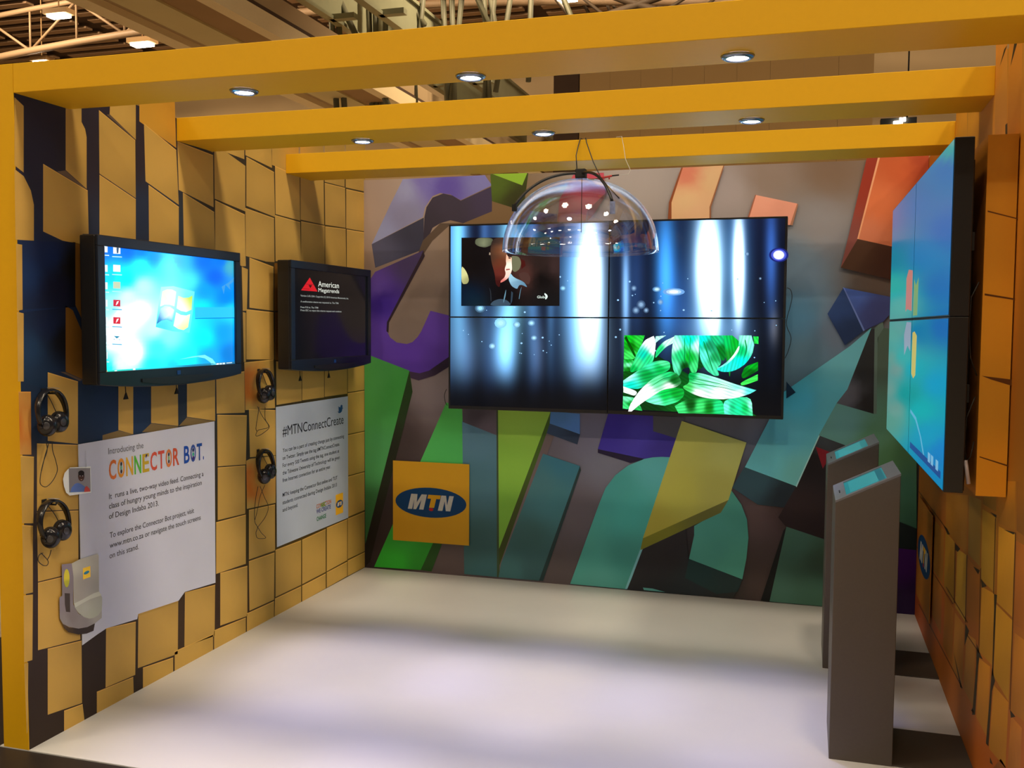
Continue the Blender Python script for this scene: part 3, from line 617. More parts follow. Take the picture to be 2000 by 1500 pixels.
# desktop icons
def rect(A, u, v, w2, h2, c, k): A.poly([(u-w2, v-h2), (u+w2, v-h2+w2*.12), (u+w2, v+h2), (u-w2, v+h2-w2*.1)], c, k)
for j, v in enumerate((486, 524, 558, 592, 626, 661, 694)):
    v2 = v-(0 if j < 4 else 0)
    rect(A, 205, v2, 5, 7, (225, 240, 250), 3)
    A.poly([(199, v2+11), (213, v2+12), (213, v2+14), (199, v2+13)], (200, 235, 250), 3)
for v, c in ((489, (235, 235, 240)), (524, (245, 250, 255)), (557, (190, 205, 170)), (592, (200, 30, 45)), (626, (205, 30, 45)), (660, (20, 120, 160))):
    rect(A, 228, v, 7 if v != 660 else 6, 7 if v != 660 else 4, c, 3)
    A.poly([(219, v+11), (238, v+12), (238, v+14), (219, v+13)], (170, 225, 250) if v < 580 else (70, 150, 200), 3)
    if c[0] in (200, 205) and c[1] == 30: A.poly([(226, v+4), (228, v-3), (232, v-4), (231, v-1), (229, v), (231, v+1), (228.5, v+2), (227.5, v+4)], (255, 240, 240), 4)
A.poly([(222, 656), (228, 661), (235, 656), (234, 662), (230, 665), (226, 665), (222, 661)], (235, 255, 255), 4)
for u in (226, 230): A.poly([(u-3, 484), (u+2, 483), (u+1, 494), (u-2, 495)], (60, 90, 120) if u == 230 else (250, 250, 250), 4)
A.poly([(204.5, 724), (461, 706), (461.5, 713.5), (204.5, 731.5)], idw([(220, 727, (30, 210, 190)), (300, 722, (40, 220, 235)), (400, 712, (30, 130, 170)), (450, 709, (40, 110, 150))], 3), 2)
for u, v, c in ((207, 726, (230, 160, 80)), (226, 726, (235, 255, 240)), (262, 722, (235, 255, 250)), (425, 712, (230, 245, 250)), (431, 711.5, (210, 235, 245)), (437, 711, (210, 235, 245))):
    A.poly([(u-2.4, v-2.5), (u+2.4, v-2.8), (u+2.4, v+2.2), (u-2.4, v+2.5)], c, 4)
A.poly([(442, 708.4), (453, 707.6), (453, 709), (442, 709.8)], (220, 240, 250), 4); A.poly([(442, 711.6), (453, 710.8), (453, 712), (442, 712.8)], (220, 240, 250), 4)
A.mb.build('screen', SCR, tv1, c1)

tv2, c2, (ya, yb, za, zb) = television(-1.243, -0.210, 'black television with a dark start-up text screen and red triangle, farther one on left wall')
A = Art(0, XS, 1, 1.0, MB(), 0, step=0.0001)
A.quad_grid([(0, ya, za), (0, yb, za), (0, yb, zb), (0, ya, zb)], 12, 8, idw([(590, 540, (5, 7, 10)), (700, 560, (14, 14, 16)), (690, 620, (18, 18, 20)), (640, 680, (10, 8, 22)), (700, 690, (12, 10, 30)), (590, 690, (6, 8, 12))], 3), 1)
A.poly([(605, 542), (620, 569.5), (588, 567)], (215, 25, 38), 3)
A.poly([(602.5, 556.5), (609.5, 557), (606, 563)], (60, 6, 10), 4)
A.poly([(597.5, 554.5), (612, 555.5), (612.4, 556.2), (597.2, 555.2)], (120, 10, 20), 4); A.poly([(592, 563.5), (604, 564.4), (604, 565.2), (592, 564.3)], (120, 10, 20), 4)
tb = A.mb; X1 = XS+0.0008; Wc = lin((235, 238, 225)); Gc = lin((150, 155, 150))
ptext(tb, 'American', 'L', 0, X1, (621.5, 559.5), (662, 563), 11, Wc)
ptext(tb, 'Megatrends', 'L', 0, X1, (622, 570), (662.5, 574), 8, Wc)
ptext(tb, 'Version 2.05.1204. Copyright (C) 2010 American Megatrends, Inc.', 'L', 0, X1, (587, 578.8), (681, 586), 3.4, Gc, bold=0.02)
ptext(tb, 'A configuration change was requested to. The TPM', 'L', 0, X1, (587, 590.2), (661, 595), 3.4, Gc, bold=0.02)
ptext(tb, 'Press F10 to. The TPM', 'L', 0, X1, (587, 601.4), (621.5, 603.5), 3.4, Gc, bold=0.02)
ptext(tb, 'Press ESC to reject this change request and continue', 'L', 0, X1, (587, 607.4), (667, 612), 3.4, Gc, bold=0.02)
A.mb.build('screen', SCRD, tv2, c2)

# ================================================================== VIDEO WALL on the back wall
VX0, VX1, VZ0, VZ1, VY = 0.7063, 2.7665, 1.1432, 2.3097, -0.2545
vw = empty('video_wall', ((VX0+VX1)/2, 0, VZ0), 'wide wall of four joined screens with blue light streaks on the multicoloured back wall', 'video wall')
vc = Vector(vw.location)
def gs(x, c, s): return math.exp(-((x-c)/s)**2)
STREAK = [(895, 17, (120, 205, 245), 470, 190, .95), (872, 12, (90, 170, 220), 470, 200, .3), (945, 9, (90, 140, 190), 460, 150, .4), (1000, 26, (150, 235, 255), 500, 150, .95), (985, 22, (120, 190, 235), 660, 70, .75), (1040, 12, (100, 170, 220), 500, 160, .5), (1075, 8, (90, 150, 200), 560, 150, .45),
          (1110, 22, (90, 150, 200), 560, 160, .6), (1152, 22, (255, 255, 255), 530, 125, 1.5), (1150, 34, (130, 205, 245), 580, 150, .7), (1222, 7, (150, 205, 250), 575, 110, .8), (1240, 18, (50, 90, 150), 560, 130, .45), (1300, 20, (60, 160, 240), 520, 120, .85), (1320, 40, (40, 90, 170), 600, 90, .5),
          (1383, 22, (255, 255, 255), 520, 100, 1.5), (1385, 34, (110, 200, 250), 520, 150, .75), (1396, 10, (230, 250, 255), 600, 60, .8), (1443, 10, (255, 255, 255), 520, 100, 1.4), (1443, 20, (110, 190, 250), 530, 140, .6), (1395, 60, (110, 150, 190), 650, 45, .55), (1506, 12, (60, 110, 200), 500, 110, .7), (1512, 10, (130, 120, 110), 640, 35, .5), (910, 34, (100, 135, 175), 690, 80, .6), (1150, 40, (130, 155, 190), 690, 80, .6), (985, 24, (110, 160, 210), 710, 60, .6), (1050, 16, (90, 110, 140), 690, 70, .5)]
def streaks(u, v):
    c = [3+3*max(0, (660-v)/220), 5+7*max(0, (660-v)/220), 10+20*max(0, (660-v)/220)]
    lowf = 1/(1+math.exp((v-752)/15.0))
    for cu, su, col, cv, sv, a in STREAK:
        g = gs(u, cu, su)
        if g < .002: continue
        g *= a*gs(v, cv, sv)*(lowf if v > 640 else 1)
        for i in range(3): c[i] += col[i]*g
    q = .28*lowf*(.55+.45*math.sin(u*.11)*math.sin(u*.037+1))*(1 if u < 1190 else .45)
    c[0] += 70*q; c[1] += 115*q; c[2] += 190*q
    return tuple(min(x, 255) + (min(x-255, 170) if x > 255 else 0) for x in c)
pw = (VX1-VX0)/2; ph = (VZ1-VZ0)/2; rs = random.Random(11)
pn = {(0, 1): 'upper left', (1, 1): 'upper right', (0, 0): 'lower left', (1, 0): 'lower right'}
for i in range(2):
    for j in range(2):
        x0 = VX0+i*pw; z0 = VZ0+j*ph; x1 = x0+pw; z1 = z0+ph; pc = Vector(((x0+x1)/2, VY+0.05, z0))
        mb = MB(); mb.box((x0+0.0008, VY+0.002, z0+0.0008), (x1-0.0008, VY+0.095, z1-0.0008))
        dp = mb.build('display_panel', BLK, vw, pc); bevel(dp, 0.002, 1); dp['label'] = pn[(i, j)]+' display of the wide video wall'
        A = Art(1, VY, -1, 1.0, MB(), 0, step=0.0001)
        ol = 0.014 if i == 0 else 0.0045; orr = 0.0045 if i == 0 else 0.014; ob = 0.022 if j == 0 else 0.0045; ot = 0.0045 if j == 0 else 0.012
        A.quad_grid([(x0+ol, 0, z0+ob), (x1-orr, 0, z0+ob), (x1-orr, 0, z1-ot), (x0+ol, 0, z1-ot)], 110, 44, streaks, 1)
        # sparkles: soft dots in three steps
        def dot(u, v, ru, rv, c):
            b0 = streaks(u, v)
            for f_, m_, k_ in ((1.45, .3, 3), (1.0, .65, 4), (.6, 1.0, 5)): A.poly(ell(u, v, ru*f_, rv*f_, 12), tuple(x*(1-m_)+y*m_ for x, y in zip(b0, c)), k_)
        a, b = px((x0+ol, VY, z1-ot)); c, d = px((x1-orr, VY, z0+ob))
        for q in range(14):
            su = rs.uniform(a+8, c-8); sv = rs.uniform(max(b+60, 540), min(d-8, 700)) if j else rs.uniform(b+12, min(d-60, 700))
            if j and sv > d-8: continue
            rr = rs.choice((.8, 1, 1.3, 1.8)); A.poly(ell(su, sv, rr*1.15, rr, 8), (150, 200, 245), 3)
        if (i, j) == (0, 1):
            for u, v, r in ((1100, 563, 3.4), (938, 602, 6)): dot(u, v, r*1.2, r, (150, 215, 250))
        if (i, j) == (0, 0):
            for u, v, r in ((978, 631, 7), (1009, 634, 4), (1038, 631, 4), (962, 676, 4), (1043, 660, 3.4), (988, 684, 3)): dot(u, v, r*1.2, r, (170, 225, 250))
        if (i, j) == (1, 1):
            dot(1316, 570, 15, 5, (235, 250, 255)); dot(1283, 565, 6, 3.6, (190, 230, 250))
            A.poly(ell(1521, 498, 19, 14, 24), (24, 34, 110), 3); A.poly(ell(1521, 498, 15, 11.5, 24), (70, 84, 200), 4); A.poly(ell(1521, 498, 11, 9, 20), (200, 205, 255), 5); A.poly(ell(1521, 498, 9, 7.5, 20), (255, 255, 255), 6)
            for u, v, r in ((1252, 595, 6), (1242, 606, 5), (1262, 606, 4), (1238, 563, 4), (1290, 590, 4), (1459, 496, 2.5), (1485, 544, 2)): dot(u, v, r, r, (130, 165, 200))
        if (i, j) == (0, 1):    # the film picture of a man
            q = lambda X, Y: (870+X/6.06, 420+Y/6.06)
            Q = lambda *p: chaikin([q(*t) for t in p], 2) if len(p) > 4 else [q(*t) for t in p]
            A.poly(Q((190, 268), (1352, 262), (1350, 1076), (187, 1076)), idw([q(300, 600)+((10, 6, 6),), q(250, 950)+((2, 12, 26),), q(700, 900)+((6, 4, 5),), q(1150, 600)+((38, 26, 22),), q(1280, 600)+((52, 36, 34),), q(1150, 750)+((10, 6, 5),), q(1200, 1000)+((16, 14, 14),), q(950, 700)+((70, 40, 34),)], 3.5), 5)
            A.poly(Q((355, 290), (400, 270), (540, 270), (570, 300), (540, 360), (470, 385), (390, 370), (350, 340)), idw([q(440, 330)+((120, 126, 96),), q(540, 330)+((70, 74, 56),), q(370, 340)+((80, 84, 64),)]), 6)
            A.poly(Q((189, 600), (230, 640), (262, 700), (280, 770), (262, 812), (210, 820), (189, 780)), idw([q(220, 700)+((206, 204, 140),), q(270, 780)+((150, 148, 96),)]), 6)
            A.poly(Q((770, 480), (870, 490), (900, 560), (880, 640), (820, 680), (780, 640)), (104, 104, 78), 6)
            A.poly(Q((890, 520), (940, 540), (950, 600), (900, 640)), (66, 18, 14), 6)
            A.poly(Q((860, 690), (960, 670), (1010, 740), (990, 830), (900, 780)), (72, 46, 40), 6)
            A.poly(Q((545, 310), (600, 270), (725, 262), (735, 330), (720, 480), (735, 560), (700, 640), (720, 720), (650, 800), (640, 860), (595, 820), (585, 700), (545, 560), (530, 440)), idw([q(560, 330)+((40, 30, 26),), q(640, 290)+((62, 44, 36),), q(640, 420)+((104, 62, 38),), q(700, 400)+((150, 100, 70),), q(660, 560)+((98, 48, 28),), q(560, 480)+((64, 42, 30),), q(640, 680)+((98, 38, 28),), q(620, 800)+((56, 12, 10),)], 3), 7)
            A.poly(Q((722, 455), (745, 500), (786, 500), (784, 560), (790, 640), (775, 690), (745, 745), (700, 780), (650, 805), (655, 775), (700, 740), (715, 690), (700, 640), (722, 580), (715, 540)), idw([q(760, 600)+((255, 232, 214),), q(710, 700)+((255, 206, 190),), q(735, 500)+((235, 180, 150),), q(670, 790)+((210, 110, 100),)]), 8)
            A.poly(Q((520, 440), (535, 450), (532, 475), (515, 470)), (150, 130, 110), 8)
            A.poly(Q((745, 500), (775, 505), (770, 518), (745, 515)), (70, 34, 26), 9); A.poly(Q((715, 640), (760, 635), (765, 648), (720, 655)), (150, 70, 64), 9)
            A.poly(Q((765, 680), (810, 740), (930, 790), (975, 860), (905, 825), (870, 830), (850, 880), (780, 840), (745, 760)), idw([q(780, 740)+((150, 195, 215),), q(830, 830)+((110, 150, 175),), q(940, 830)+((90, 130, 155),)]), 8)
            A.poly(Q((720, 870), (712, 960), (690, 1040), (683, 1030), (700, 940)), (100, 140, 160), 8); A.poly(Q((905, 840), (890, 900), (875, 1000), (868, 990), (885, 890)), (90, 130, 150), 8)
            A.poly(Q((780, 900), (800, 920), (790, 1020), (770, 1060)), (44, 60, 74), 8); A.poly(Q((515, 850), (540, 900), (545, 1020), (535, 1020), (532, 910)), (40, 44, 50), 8)
            A.poly(Q((520, 1074), (560, 1020), (640, 990), (730, 1005), (790, 1074)), (54, 72, 88), 8)
            A.poly(Q((1175, 920), (1205, 945), (1212, 970), (1190, 1000), (1178, 994), (1192, 968), (1170, 940)), (215, 235, 225), 8)
            ptext(A.mb, 'Globe', 'B', 1, VY-0.0008, (1049, 582.5), (1067, 583.4), 5.0, lin((190, 205, 195)), bold=0.02)
        if (i, j) == (1, 0):    # the picture of green leaves
            q = lambda X, Y: (1190+X/5.405, 620+Y/5.405)
            def lf(k, pts, *cc, d=None):
                f0 = idw([q(a, b)+(c,) for a, b, c in cc], 3.2)
                if d is None: d = (pts[len(pts)//2][0]-pts[0][0], pts[len(pts)//2][1]-pts[0][1])
                dl = math.hypot(*d) or 1; nx, ny = -d[1]/dl, d[0]/dl
                def f(u, v):
                    c = f0(u, v); w_ = u*nx+v*ny; s_ = 1.0+.13*math.sin(w_*.95+.6*math.sin(w_*.3))
                    return tuple(x*s_ for x in c)
                A.poly([q(*t) for t in (chaikin(pts, 2, lambda p: p[0] < 165 or p[0] > 1510 or p[1] < 202 or p[1] > 930) if k > 5 else pts)], f, k, L=0.007)
            lf(5, [(158, 188), (1578, 196), (1555, 1040), (140, 965)], (300, 300, (4, 90, 10)), (550, 380, (2, 44, 10)), (1150, 500, (2, 40, 10)), (1150, 350, (10, 120, 50)), (1500, 600, (0, 96, 12)), (1480, 420, (10, 130, 50)), (400, 960, (0, 50, 10)), (800, 900, (2, 90, 20)))
            lf(6, [(158, 188), (375, 190), (335, 310), (270, 445), (155, 440)], (200, 230, (0, 190, 20)), (300, 260, (40, 200, 60)), (240, 300, (0, 110, 0)), (220, 400, (60, 220, 90)))
            lf(7, [(160, 215), (180, 195), (285, 400), (270, 430)], (200, 250, (0, 70, 0)))
            lf(6, [(152, 445), (270, 445), (240, 560), (150, 570)], (200, 460, (0, 150, 30)), (200, 500, (130, 250, 190)), (200, 545, (0, 110, 10)))
            lf(6, [(1380, 690), (1568, 600), (1568, 665), (1400, 725)], (1450, 660, (60, 230, 80)))
            lf(6, [(1390, 620), (1430, 520), (1570, 470), (1570, 560), (1420, 650)], (1500, 520, (0, 170, 30)), (1500, 570, (0, 90, 10)))
            lf(6, [(1520, 200), (1576, 202), (1574, 280), (1530, 275)], (1550, 230, (30, 210, 70)))
            lf(6, [(480, 440), (500, 330), (580, 250), (690, 200), (690, 262), (600, 310), (540, 370)], (520, 330, (20, 200, 110)), (620, 260, (200, 255, 235)))
            lf(6, [(490, 200), (600, 190), (520, 240), (480, 280)], (520, 210, (180, 255, 235)))
            lf(7, [(205, 590), (262, 450), (320, 320), (380, 235), (470, 195), (492, 260), (485, 340), (462, 480), (350, 545)], (430, 260, (255, 255, 255)), (470, 350, (255, 255, 255)), (370, 400, (0, 200, 170)), (300, 480, (60, 220, 130)), (250, 540, (0, 170, 70)), (410, 430, (30, 210, 120)))
            lf(6, [(1060, 190), (1210, 190), (1240, 420), (1190, 470), (1130, 330)], (1150, 230, (20, 190, 120)), (1180, 350, (0, 110, 30)))
            lf(7, [(948, 190), (1065, 190), (1140, 330), (1190, 480), (1135, 540), (1165, 612), (1110, 620), (1010, 545), (955, 430)], (980, 230, (0, 245, 220)), (1010, 400, (90, 240, 210)), (1060, 300, (20, 140, 90)), (1100, 520, (70, 220, 160)), (1120, 420, (20, 150, 80)))
            lf(7, [(1205, 190), (1300, 190), (1385, 262), (1350, 400), (1260, 480), (1280, 560), (1272, 640), (1255, 540), (1228, 400)], (1240, 260, (0, 190, 90)), (1320, 260, (0, 170, 40)), (1260, 420, (20, 140, 40)))
            lf(8, [(1370, 190), (1500, 190), (1530, 290), (1510, 390), (1440, 490), (1350, 550), (1270, 575), (1190, 575), (1118, 545), (1215, 515), (1310, 430), (1365, 320)], (1450, 250, (150, 250, 220)), (1400, 350, (0, 190, 100)), (1400, 470, (0, 240, 220)), (1500, 320, (120, 245, 215)), (1300, 540, (30, 225, 205)))
            lf(9, [(1375, 285), (1372, 350), (1300, 450), (1215, 515), (1118, 545), (1220, 490), (1310, 400)], (1340, 360, (235, 255, 245)), (1200, 520, (120, 240, 225)))
            lf(7, [(690, 190), (950, 190), (945, 420), (928, 580), (870, 590), (840, 520), (770, 545), (740, 625), (680, 575), (655, 430), (665, 300)], (700, 300, (190, 255, 235)), (760, 400, (20, 200, 110)), (850, 230, (0, 245, 200)), (840, 420, (0, 170, 40)), (935, 300, (200, 255, 245)), (890, 520, (60, 220, 120)), (800, 520, (0, 60, 8)), (700, 520, (90, 235, 180)))
            lf(7, [(148, 665), (290, 570), (420, 480), (540, 450), (640, 465), (645, 540), (600, 575), (450, 645), (330, 760), (148, 742)], (200, 640, (180, 255, 240)), (420, 500, (60, 230, 170)), (560, 480, (80, 230, 150)), (400, 600, (0, 150, 60)), (220, 710, (0, 220, 190)), (540, 540, (0, 170, 70)))
            lf(8, [(148, 728), (300, 780), (272, 832), (150, 790)], (200, 760, (240, 255, 245)))
            lf(7, [(146, 830), (290, 850), (350, 985), (142, 962)], (200, 850, (120, 240, 180)), (220, 920, (0, 140, 40)), (180, 950, (60, 220, 120)))
            lf(8, [(350, 870), (470, 800), (560, 762), (700, 740), (790, 755), (790, 830), (720, 895), (590, 932), (460, 915)], (500, 900, (120, 245, 200)), (600, 820, (0, 190, 70)), (700, 800, (0, 150, 40)), (650, 900, (60, 225, 140)))
            lf(9, [(770, 688), (700, 740), (560, 762), (460, 830), (360, 890), (235, 992), (200, 992), (215, 930), (270, 840), (340, 750), (450, 650), (570, 585), (650, 570), (720, 590)], (620, 600, (30, 200, 110)), (500, 660, (90, 230, 150)), (680, 660, (0, 90, 20)), (640, 735, (250, 255, 250)), (400, 790, (255, 255, 255)), (260, 920, (255, 255, 255)))
            lf(8, [(690, 935), (820, 860), (1000, 850), (1200, 868), (1215, 1022), (730, 1010)], (760, 960, (60, 225, 120)), (860, 920, (0, 70, 10)), (960, 940, (60, 220, 110)), (1060, 950, (0, 110, 20)), (1140, 950, (30, 220, 130)))
            lf(8, [(1200, 866), (1500, 828), (1515, 1038), (1215, 1022)], (1240, 950, (110, 250, 220)), (1300, 950, (20, 190, 120)), (1360, 950, (20, 240, 160)), (1440, 950, (0, 180, 80)), (1490, 930, (150, 255, 220)))
            lf(10, [(830, 582), (960, 585), (1150, 640), (1330, 705), (1490, 750), (1552, 768), (1490, 805), (1350, 850), (1180, 866), (1000, 850), (860, 800), (762, 735), (850, 690)], (860, 610, (0, 160, 70)), (1000, 620, (130, 250, 200)), (1100, 680, (160, 255, 220)), (960, 700, (110, 240, 170)), (950, 800, (255, 255, 255)), (1150, 800, (255, 255, 255)), (1350, 800, (245, 255, 250)), (1350, 740, (140, 245, 220)), (820, 740, (60, 200, 90)), (1500, 775, (90, 230, 220)))
            for pp in ([(880, 640), (1150, 690), (1400, 770), (1150, 698), (880, 648)], [(870, 690), (1150, 725), (1380, 785), (1150, 733), (870, 698)], [(400, 760), (560, 640), (680, 620), (560, 650)], [(860, 210), (850, 500), (842, 500), (852, 210)], [(800, 210), (800, 480), (790, 480), (792, 210)], [(1000, 240), (1100, 560), (1090, 560), (990, 260)], [(1440, 230), (1460, 350), (1400, 470), (1448, 350), (1428, 240)]): lf(11, pp, (900, 500, (0, 130, 60)))
        A.mb.build('screen', SCRV, dp, pc)
# fix nested origins (screen is a sub-part of its display)
mb = MB(); mb.box((VX0+0.35, VY+0.095, VZ0+0.2), (VX0+0.45, -0.0175, VZ1-0.15)); mb.box((VX1-0.45, VY+0.095, VZ0+0.2), (VX1-0.35, -0.0175, VZ1-0.15)); mb.box((VX0+0.1, VY+0.095, VZ0+0.42), (VX1-0.1, VY+0.13, VZ0+0.5)); mb.box((VX0+0.1, VY+0.095, VZ1-0.5), (VX1-0.1, VY+0.13, VZ1-0.42))
mb.build('mount_frame', MBLK, vw, vc)
def cable_px(pts, ax, val, r, n=10):
    P = [on(ax, val, *p) for p in pts]; out = []
    for i in range(len(P)-1):
        p0 = P[max(i-1, 0)]; p1 = P[i]; p2 = P[i+1]; p3 = P[min(i+2, len(P)-1)]
        for k in range(n):
            t = k/n; out.append(0.5*((2*p1)+(-p0+p2)*t+(2*p0-5*p1+4*p2-p3)*t*t+(-p0+3*p1-3*p2+p3)*t**3))
    out.append(P[-1]); return out
mb = MB(); mb.tube(cable_px([(1537, 562), (1544, 566), (1547, 580), (1543, 600), (1537, 622), (1537, 638), (1545, 660), (1540, 684), (1533, 700)], 1, -0.15, 0), 0.0022, 6)
mb.tube(cable_px([(872, 760), (868, 772), (870, 786), (874, 792)], 1, -0.15, 0), 0.002, 6)
mb.build('loose_cable', CABLE, vw, vc)

# ================================================================== VIDEO WALL on the right side
RX, RY, RZ, RA = 3.3294, -2.5805, 1.1319, 0.0119
rv = empty('video_wall', (RX, RY, RZ), 'wall of four joined screens with a blue desktop, hung along the right wall', 'video wall')
rc = Vector(rv.location)
wallr0 = idw([(1748, 430, (60, 110, 190)), (1752, 470, (40, 120, 190)), (1775, 380, (44, 110, 190)), (1800, 400, (30, 110, 200)), (1850, 290, (60, 160, 190)), (1850, 330, (36, 112, 205)), (1850, 450, (20, 100, 205)), (1810, 500, (10, 120, 210)), (1750, 500, (0, 130, 185)), (1755, 560, (40, 170, 190)), (1768, 600, (110, 170, 185)),
              (1840, 560, (0, 105, 205)), (1752, 650, (110, 160, 175)), (1748, 700, (130, 155, 170)), (1742, 760, (135, 155, 172)), (1758, 720, (140, 150, 168)), (1756, 800, (135, 155, 170)), (1764, 640, (120, 160, 178)), (1738, 700, (60, 165, 185)), (1770, 700, (60, 165, 190)), (1800, 650, (0, 120, 195)), (1842, 640, (0, 100, 205)), (1790, 720, (0, 160, 205)), (1830, 750, (0, 150, 225)), (1780, 770, (0, 150, 175)), (1800, 800, (0, 170, 205)), (1745, 820, (110, 150, 160)), (1840, 880, (0, 125, 230)), (1815, 850, (0, 150, 220))], 3.2)
wallr = lambda u, v: (lambda c: (c[0]*.8, c[1]*1.03, c[2]*.88))(wallr0(u, v))
ph2 = 1.167/2
for i in range(2):
    for j in range(2):
        y0 = RY+i*1.03; z0 = RZ+j*ph2; pc = Vector((RX+0.03, y0+0.515, z0))
        mb = MB(); mb.box((RX+0.0015, y0+0.0008, z0+0.0008), (RX+0.062, y0+1.0292, z0+ph2-0.0008))
        dp = mb.build('display_panel', BLK, rv, pc); bevel(dp, 0.002, 1); dp['label'] = ('far ' if i else 'near ')+('upper' if j else 'lower')+' display of the side video wall'
        A = Art(0, RX, -1, 1.0, MB(), 0, step=0.0001)
        e0 = 0.006
        A.quad_grid([(0, y0+1.03-e0, z0+e0), (0, y0+e0, z0+e0), (0, y0+e0, z0+ph2-e0), (0, y0+1.03-e0, z0+ph2-e0)], 26, 20, wallr, 1)
        def wq(y, z, c, k=3):
            pts = [Vector((0, RY+a*2.06, RZ+b*1.167)) for a, b in y]
            A.poly(pts, c, k, world=True)
        # wavy window flag across the seams (fractions of the wall, near edge = 0)
        fl = {(1, 1): ([(.515, .53), (.60, .54), (.63, .53), (.63, .66), (.59, .69), (.515, .68)], (200, 130, 120)), (0, 1): ([(.485, .512), (.485, .645), (.45, .62), (.41, .645), (.415, .512)], (130, 170, 110)),
              (1, 0): ([(.515, .38), (.515, .488), (.60, .49), (.645, .44), (.63, .36), (.57, .40)], (150, 165, 185)), (0, 0): ([(.485, .30), (.45, .285), (.415, .30), (.41, .44), (.45, .455), (.485, .45)], (206, 190, 100))}
        pts, c = fl[(i, j)]; wq(pts, 0, c)
        if (i, j) == (0, 0):
            wq([(.03, .03), (.03, .052), (.47, .052), (.47, .03)], 0, (30, 80, 150))
            for a in (.06, .12, .16): wq([(a, .045), (a, .075), (a+.03, .075), (a+.03, .045)], 0, (130, 190, 225), 4)
            wq([(.48, .17), (.38, .155), (.29, .10), (.24, .052), (.26, .052), (.31, .10), (.39, .143), (.48, .158)], 0, (100, 180, 215))
        A.mb.build('screen', SCRR, dp, pc)
mb = MB(); mb.box((RX+0.062, RY+0.02, RZ+0.3), (RX+0.0735, RY+2.04, RZ+0.36)); mb.box((RX+0.062, RY+0.02, RZ+0.8), (RX+0.0735, RY+2.04, RZ+0.86)); mb.box((RX+0.058, RY+0.06, RZ-0.0), (RX+0.0735, RY+2.0, RZ+1.10))
mb.build('mount_frame', MBLK, rv, rc)
rv.rotation_euler = (0, 0, RA)
# mounting box covered with the block print
mb = MB(); bx0, bx1, by0, by1, bz0, bz1 = 3.434, W-0.005, -2.55, -0.60, 1.122, 2.305
mb.box((bx0, by0, bz0), (bx1, by1, bz1), 1)
A = Art(1, by0, -1, 1.7, mb, 0)
A.poly([(bx0, by0, bz0), (bx1, by0, bz0), (bx1, by0, bz1), (bx0, by0, bz1)], idw([(1960, 280, (150, 102, 24)), (1960, 450, (164, 112, 24)), (1950, 620, (178, 122, 26)), (1940, 780, (164, 114, 26)), (1940, 950, (184, 124, 24))], 3), world=True)
for pts in ([(1929, 411), (1998, 429), (1998, 431), (1929, 414)], [(1923, 573), (1988, 584), (1988, 587), (1923, 577)], [(1917, 734), (1982, 742), (1981, 755), (1935, 741)], [(1913, 891), (1977, 911), (1977, 914), (1913, 893)]):
    A.poly(pts, (74, 40, 8))
mbx = A.mb.build('mounting_box', [PRINT, mat('box_yellow', lin((150, 92, 14), 1.7), 0.6)], origin=(3.48, -1.6, bz0))
tag(mbx, 'long shallow mustard box with block print behind the side video wall', 'box')
mb = MB(); mb.tube([(3.425, -2.53, 1.83), (3.402, -2.535, 1.78), (3.398, -2.54, 1.68), (3.405, -2.54, 1.58), (3.428, -2.53, 1.52)], 0.002, 6)
mb.tube([(3.425, -2.53, 1.45), (3.400, -2.54, 1.38), (3.396, -2.54, 1.30), (3.402, -2.54, 1.235)], 0.002, 6)
mb.tube([(3.426, -2.53, 1.30), (3.415, -2.545, 1.25), (3.404, -2.54, 1.235)], 0.002, 6)
cb = mb.build('loose_cable', CABLE, origin=(3.41, -2.54, 1.2))
tag(cb, 'thin black cable with a white plug hanging between side video wall and mounting box', 'cable')
mb = MB(); mb.tube([(3.400, -2.545, 1.238), (3.412, -2.548, 1.16)], 0.0065, 10); mb.build('plug', mat('white_plug', (0.6, 0.56, 0.6), 0.4), cb, (3.41, -2.54, 1.2))

# ================================================================== POSTERS
PG = 1.02
t = empty('wall_poster', (0.0, -2.26, 0.75), 'white poster with coloured CONNECTOR BOT title and robot picture below the nearer television', 'poster', 'white text posters on the left wall'); tc0 = Vector(t.location)
pp = [(152, 868), (418, 823), (420, 1138), (360, 1156), (348, 1173), (269, 1199), (267, 1209), (207, 1227), (189, 1239), (160, 1260)]
PW = (0.66, 0.70, 0.84)
mb = MB(); mb.prism([on(0, 0.0035, *p) for p in pp], (0.003, 0, 0), 0, PW); mb.build('sheet', PRINT, t, tc0)
mb = MB(); XT = 0.0075; K = lin((74, 74, 84))
ptext(mb, 'Introducing the', 'L', 0, XT, (211.7, 887.5), (280.3, 876), 12.5, lin((110, 112, 122)))
for s, a, b in (('It  runs a live, two-way video feed. Connecting a', (213, 975), (397.5, 929.5)), ('class of hungry young minds to the inspiration', (213, 994), (394, 948.5)), ('of Design Indaba 2013.', (213, 1014), (310, 988)),
                ('To explore the Connector Bot project, visit', (214.5, 1051), (379, 1003.5)), ('www.mtn.co.za or navigate the touch screens', (214.5, 1071), (392, 1017)), ('on this stand.', (214, 1091), (271, 1074))):
    mb.build('text_line', PRINT, t, tc0); mb = MB(); ptext(mb, s, 'L', 0, XT, a, b, 11.0, K, bold=0.004)
mb.build('text_line', PRINT, t, tc0)
mb = MB(); cols = [(222, 120, 60), (226, 150, 50), (226, 176, 50), (90, 190, 60), (200, 170, 50), (216, 90, 70), (214, 84, 70), (222, 130, 70), (214, 90, 60)]
Y0 = on(0, XT, 212, 937); Y1 = on(0, XT, 351.5, 908); zb_ = Y0.z; ht = (on(0, XT, 212, 900)-Y0).z; stp = (Y1.y-Y0.y)/9
for i, ch in enumerate('CONNECTOR'):
    text(mb, ch, 'L', (XT, Y0.y+i*stp+stp*.06, zb_), stp*.84, ht, lin(cols[i]), bold=0.02)
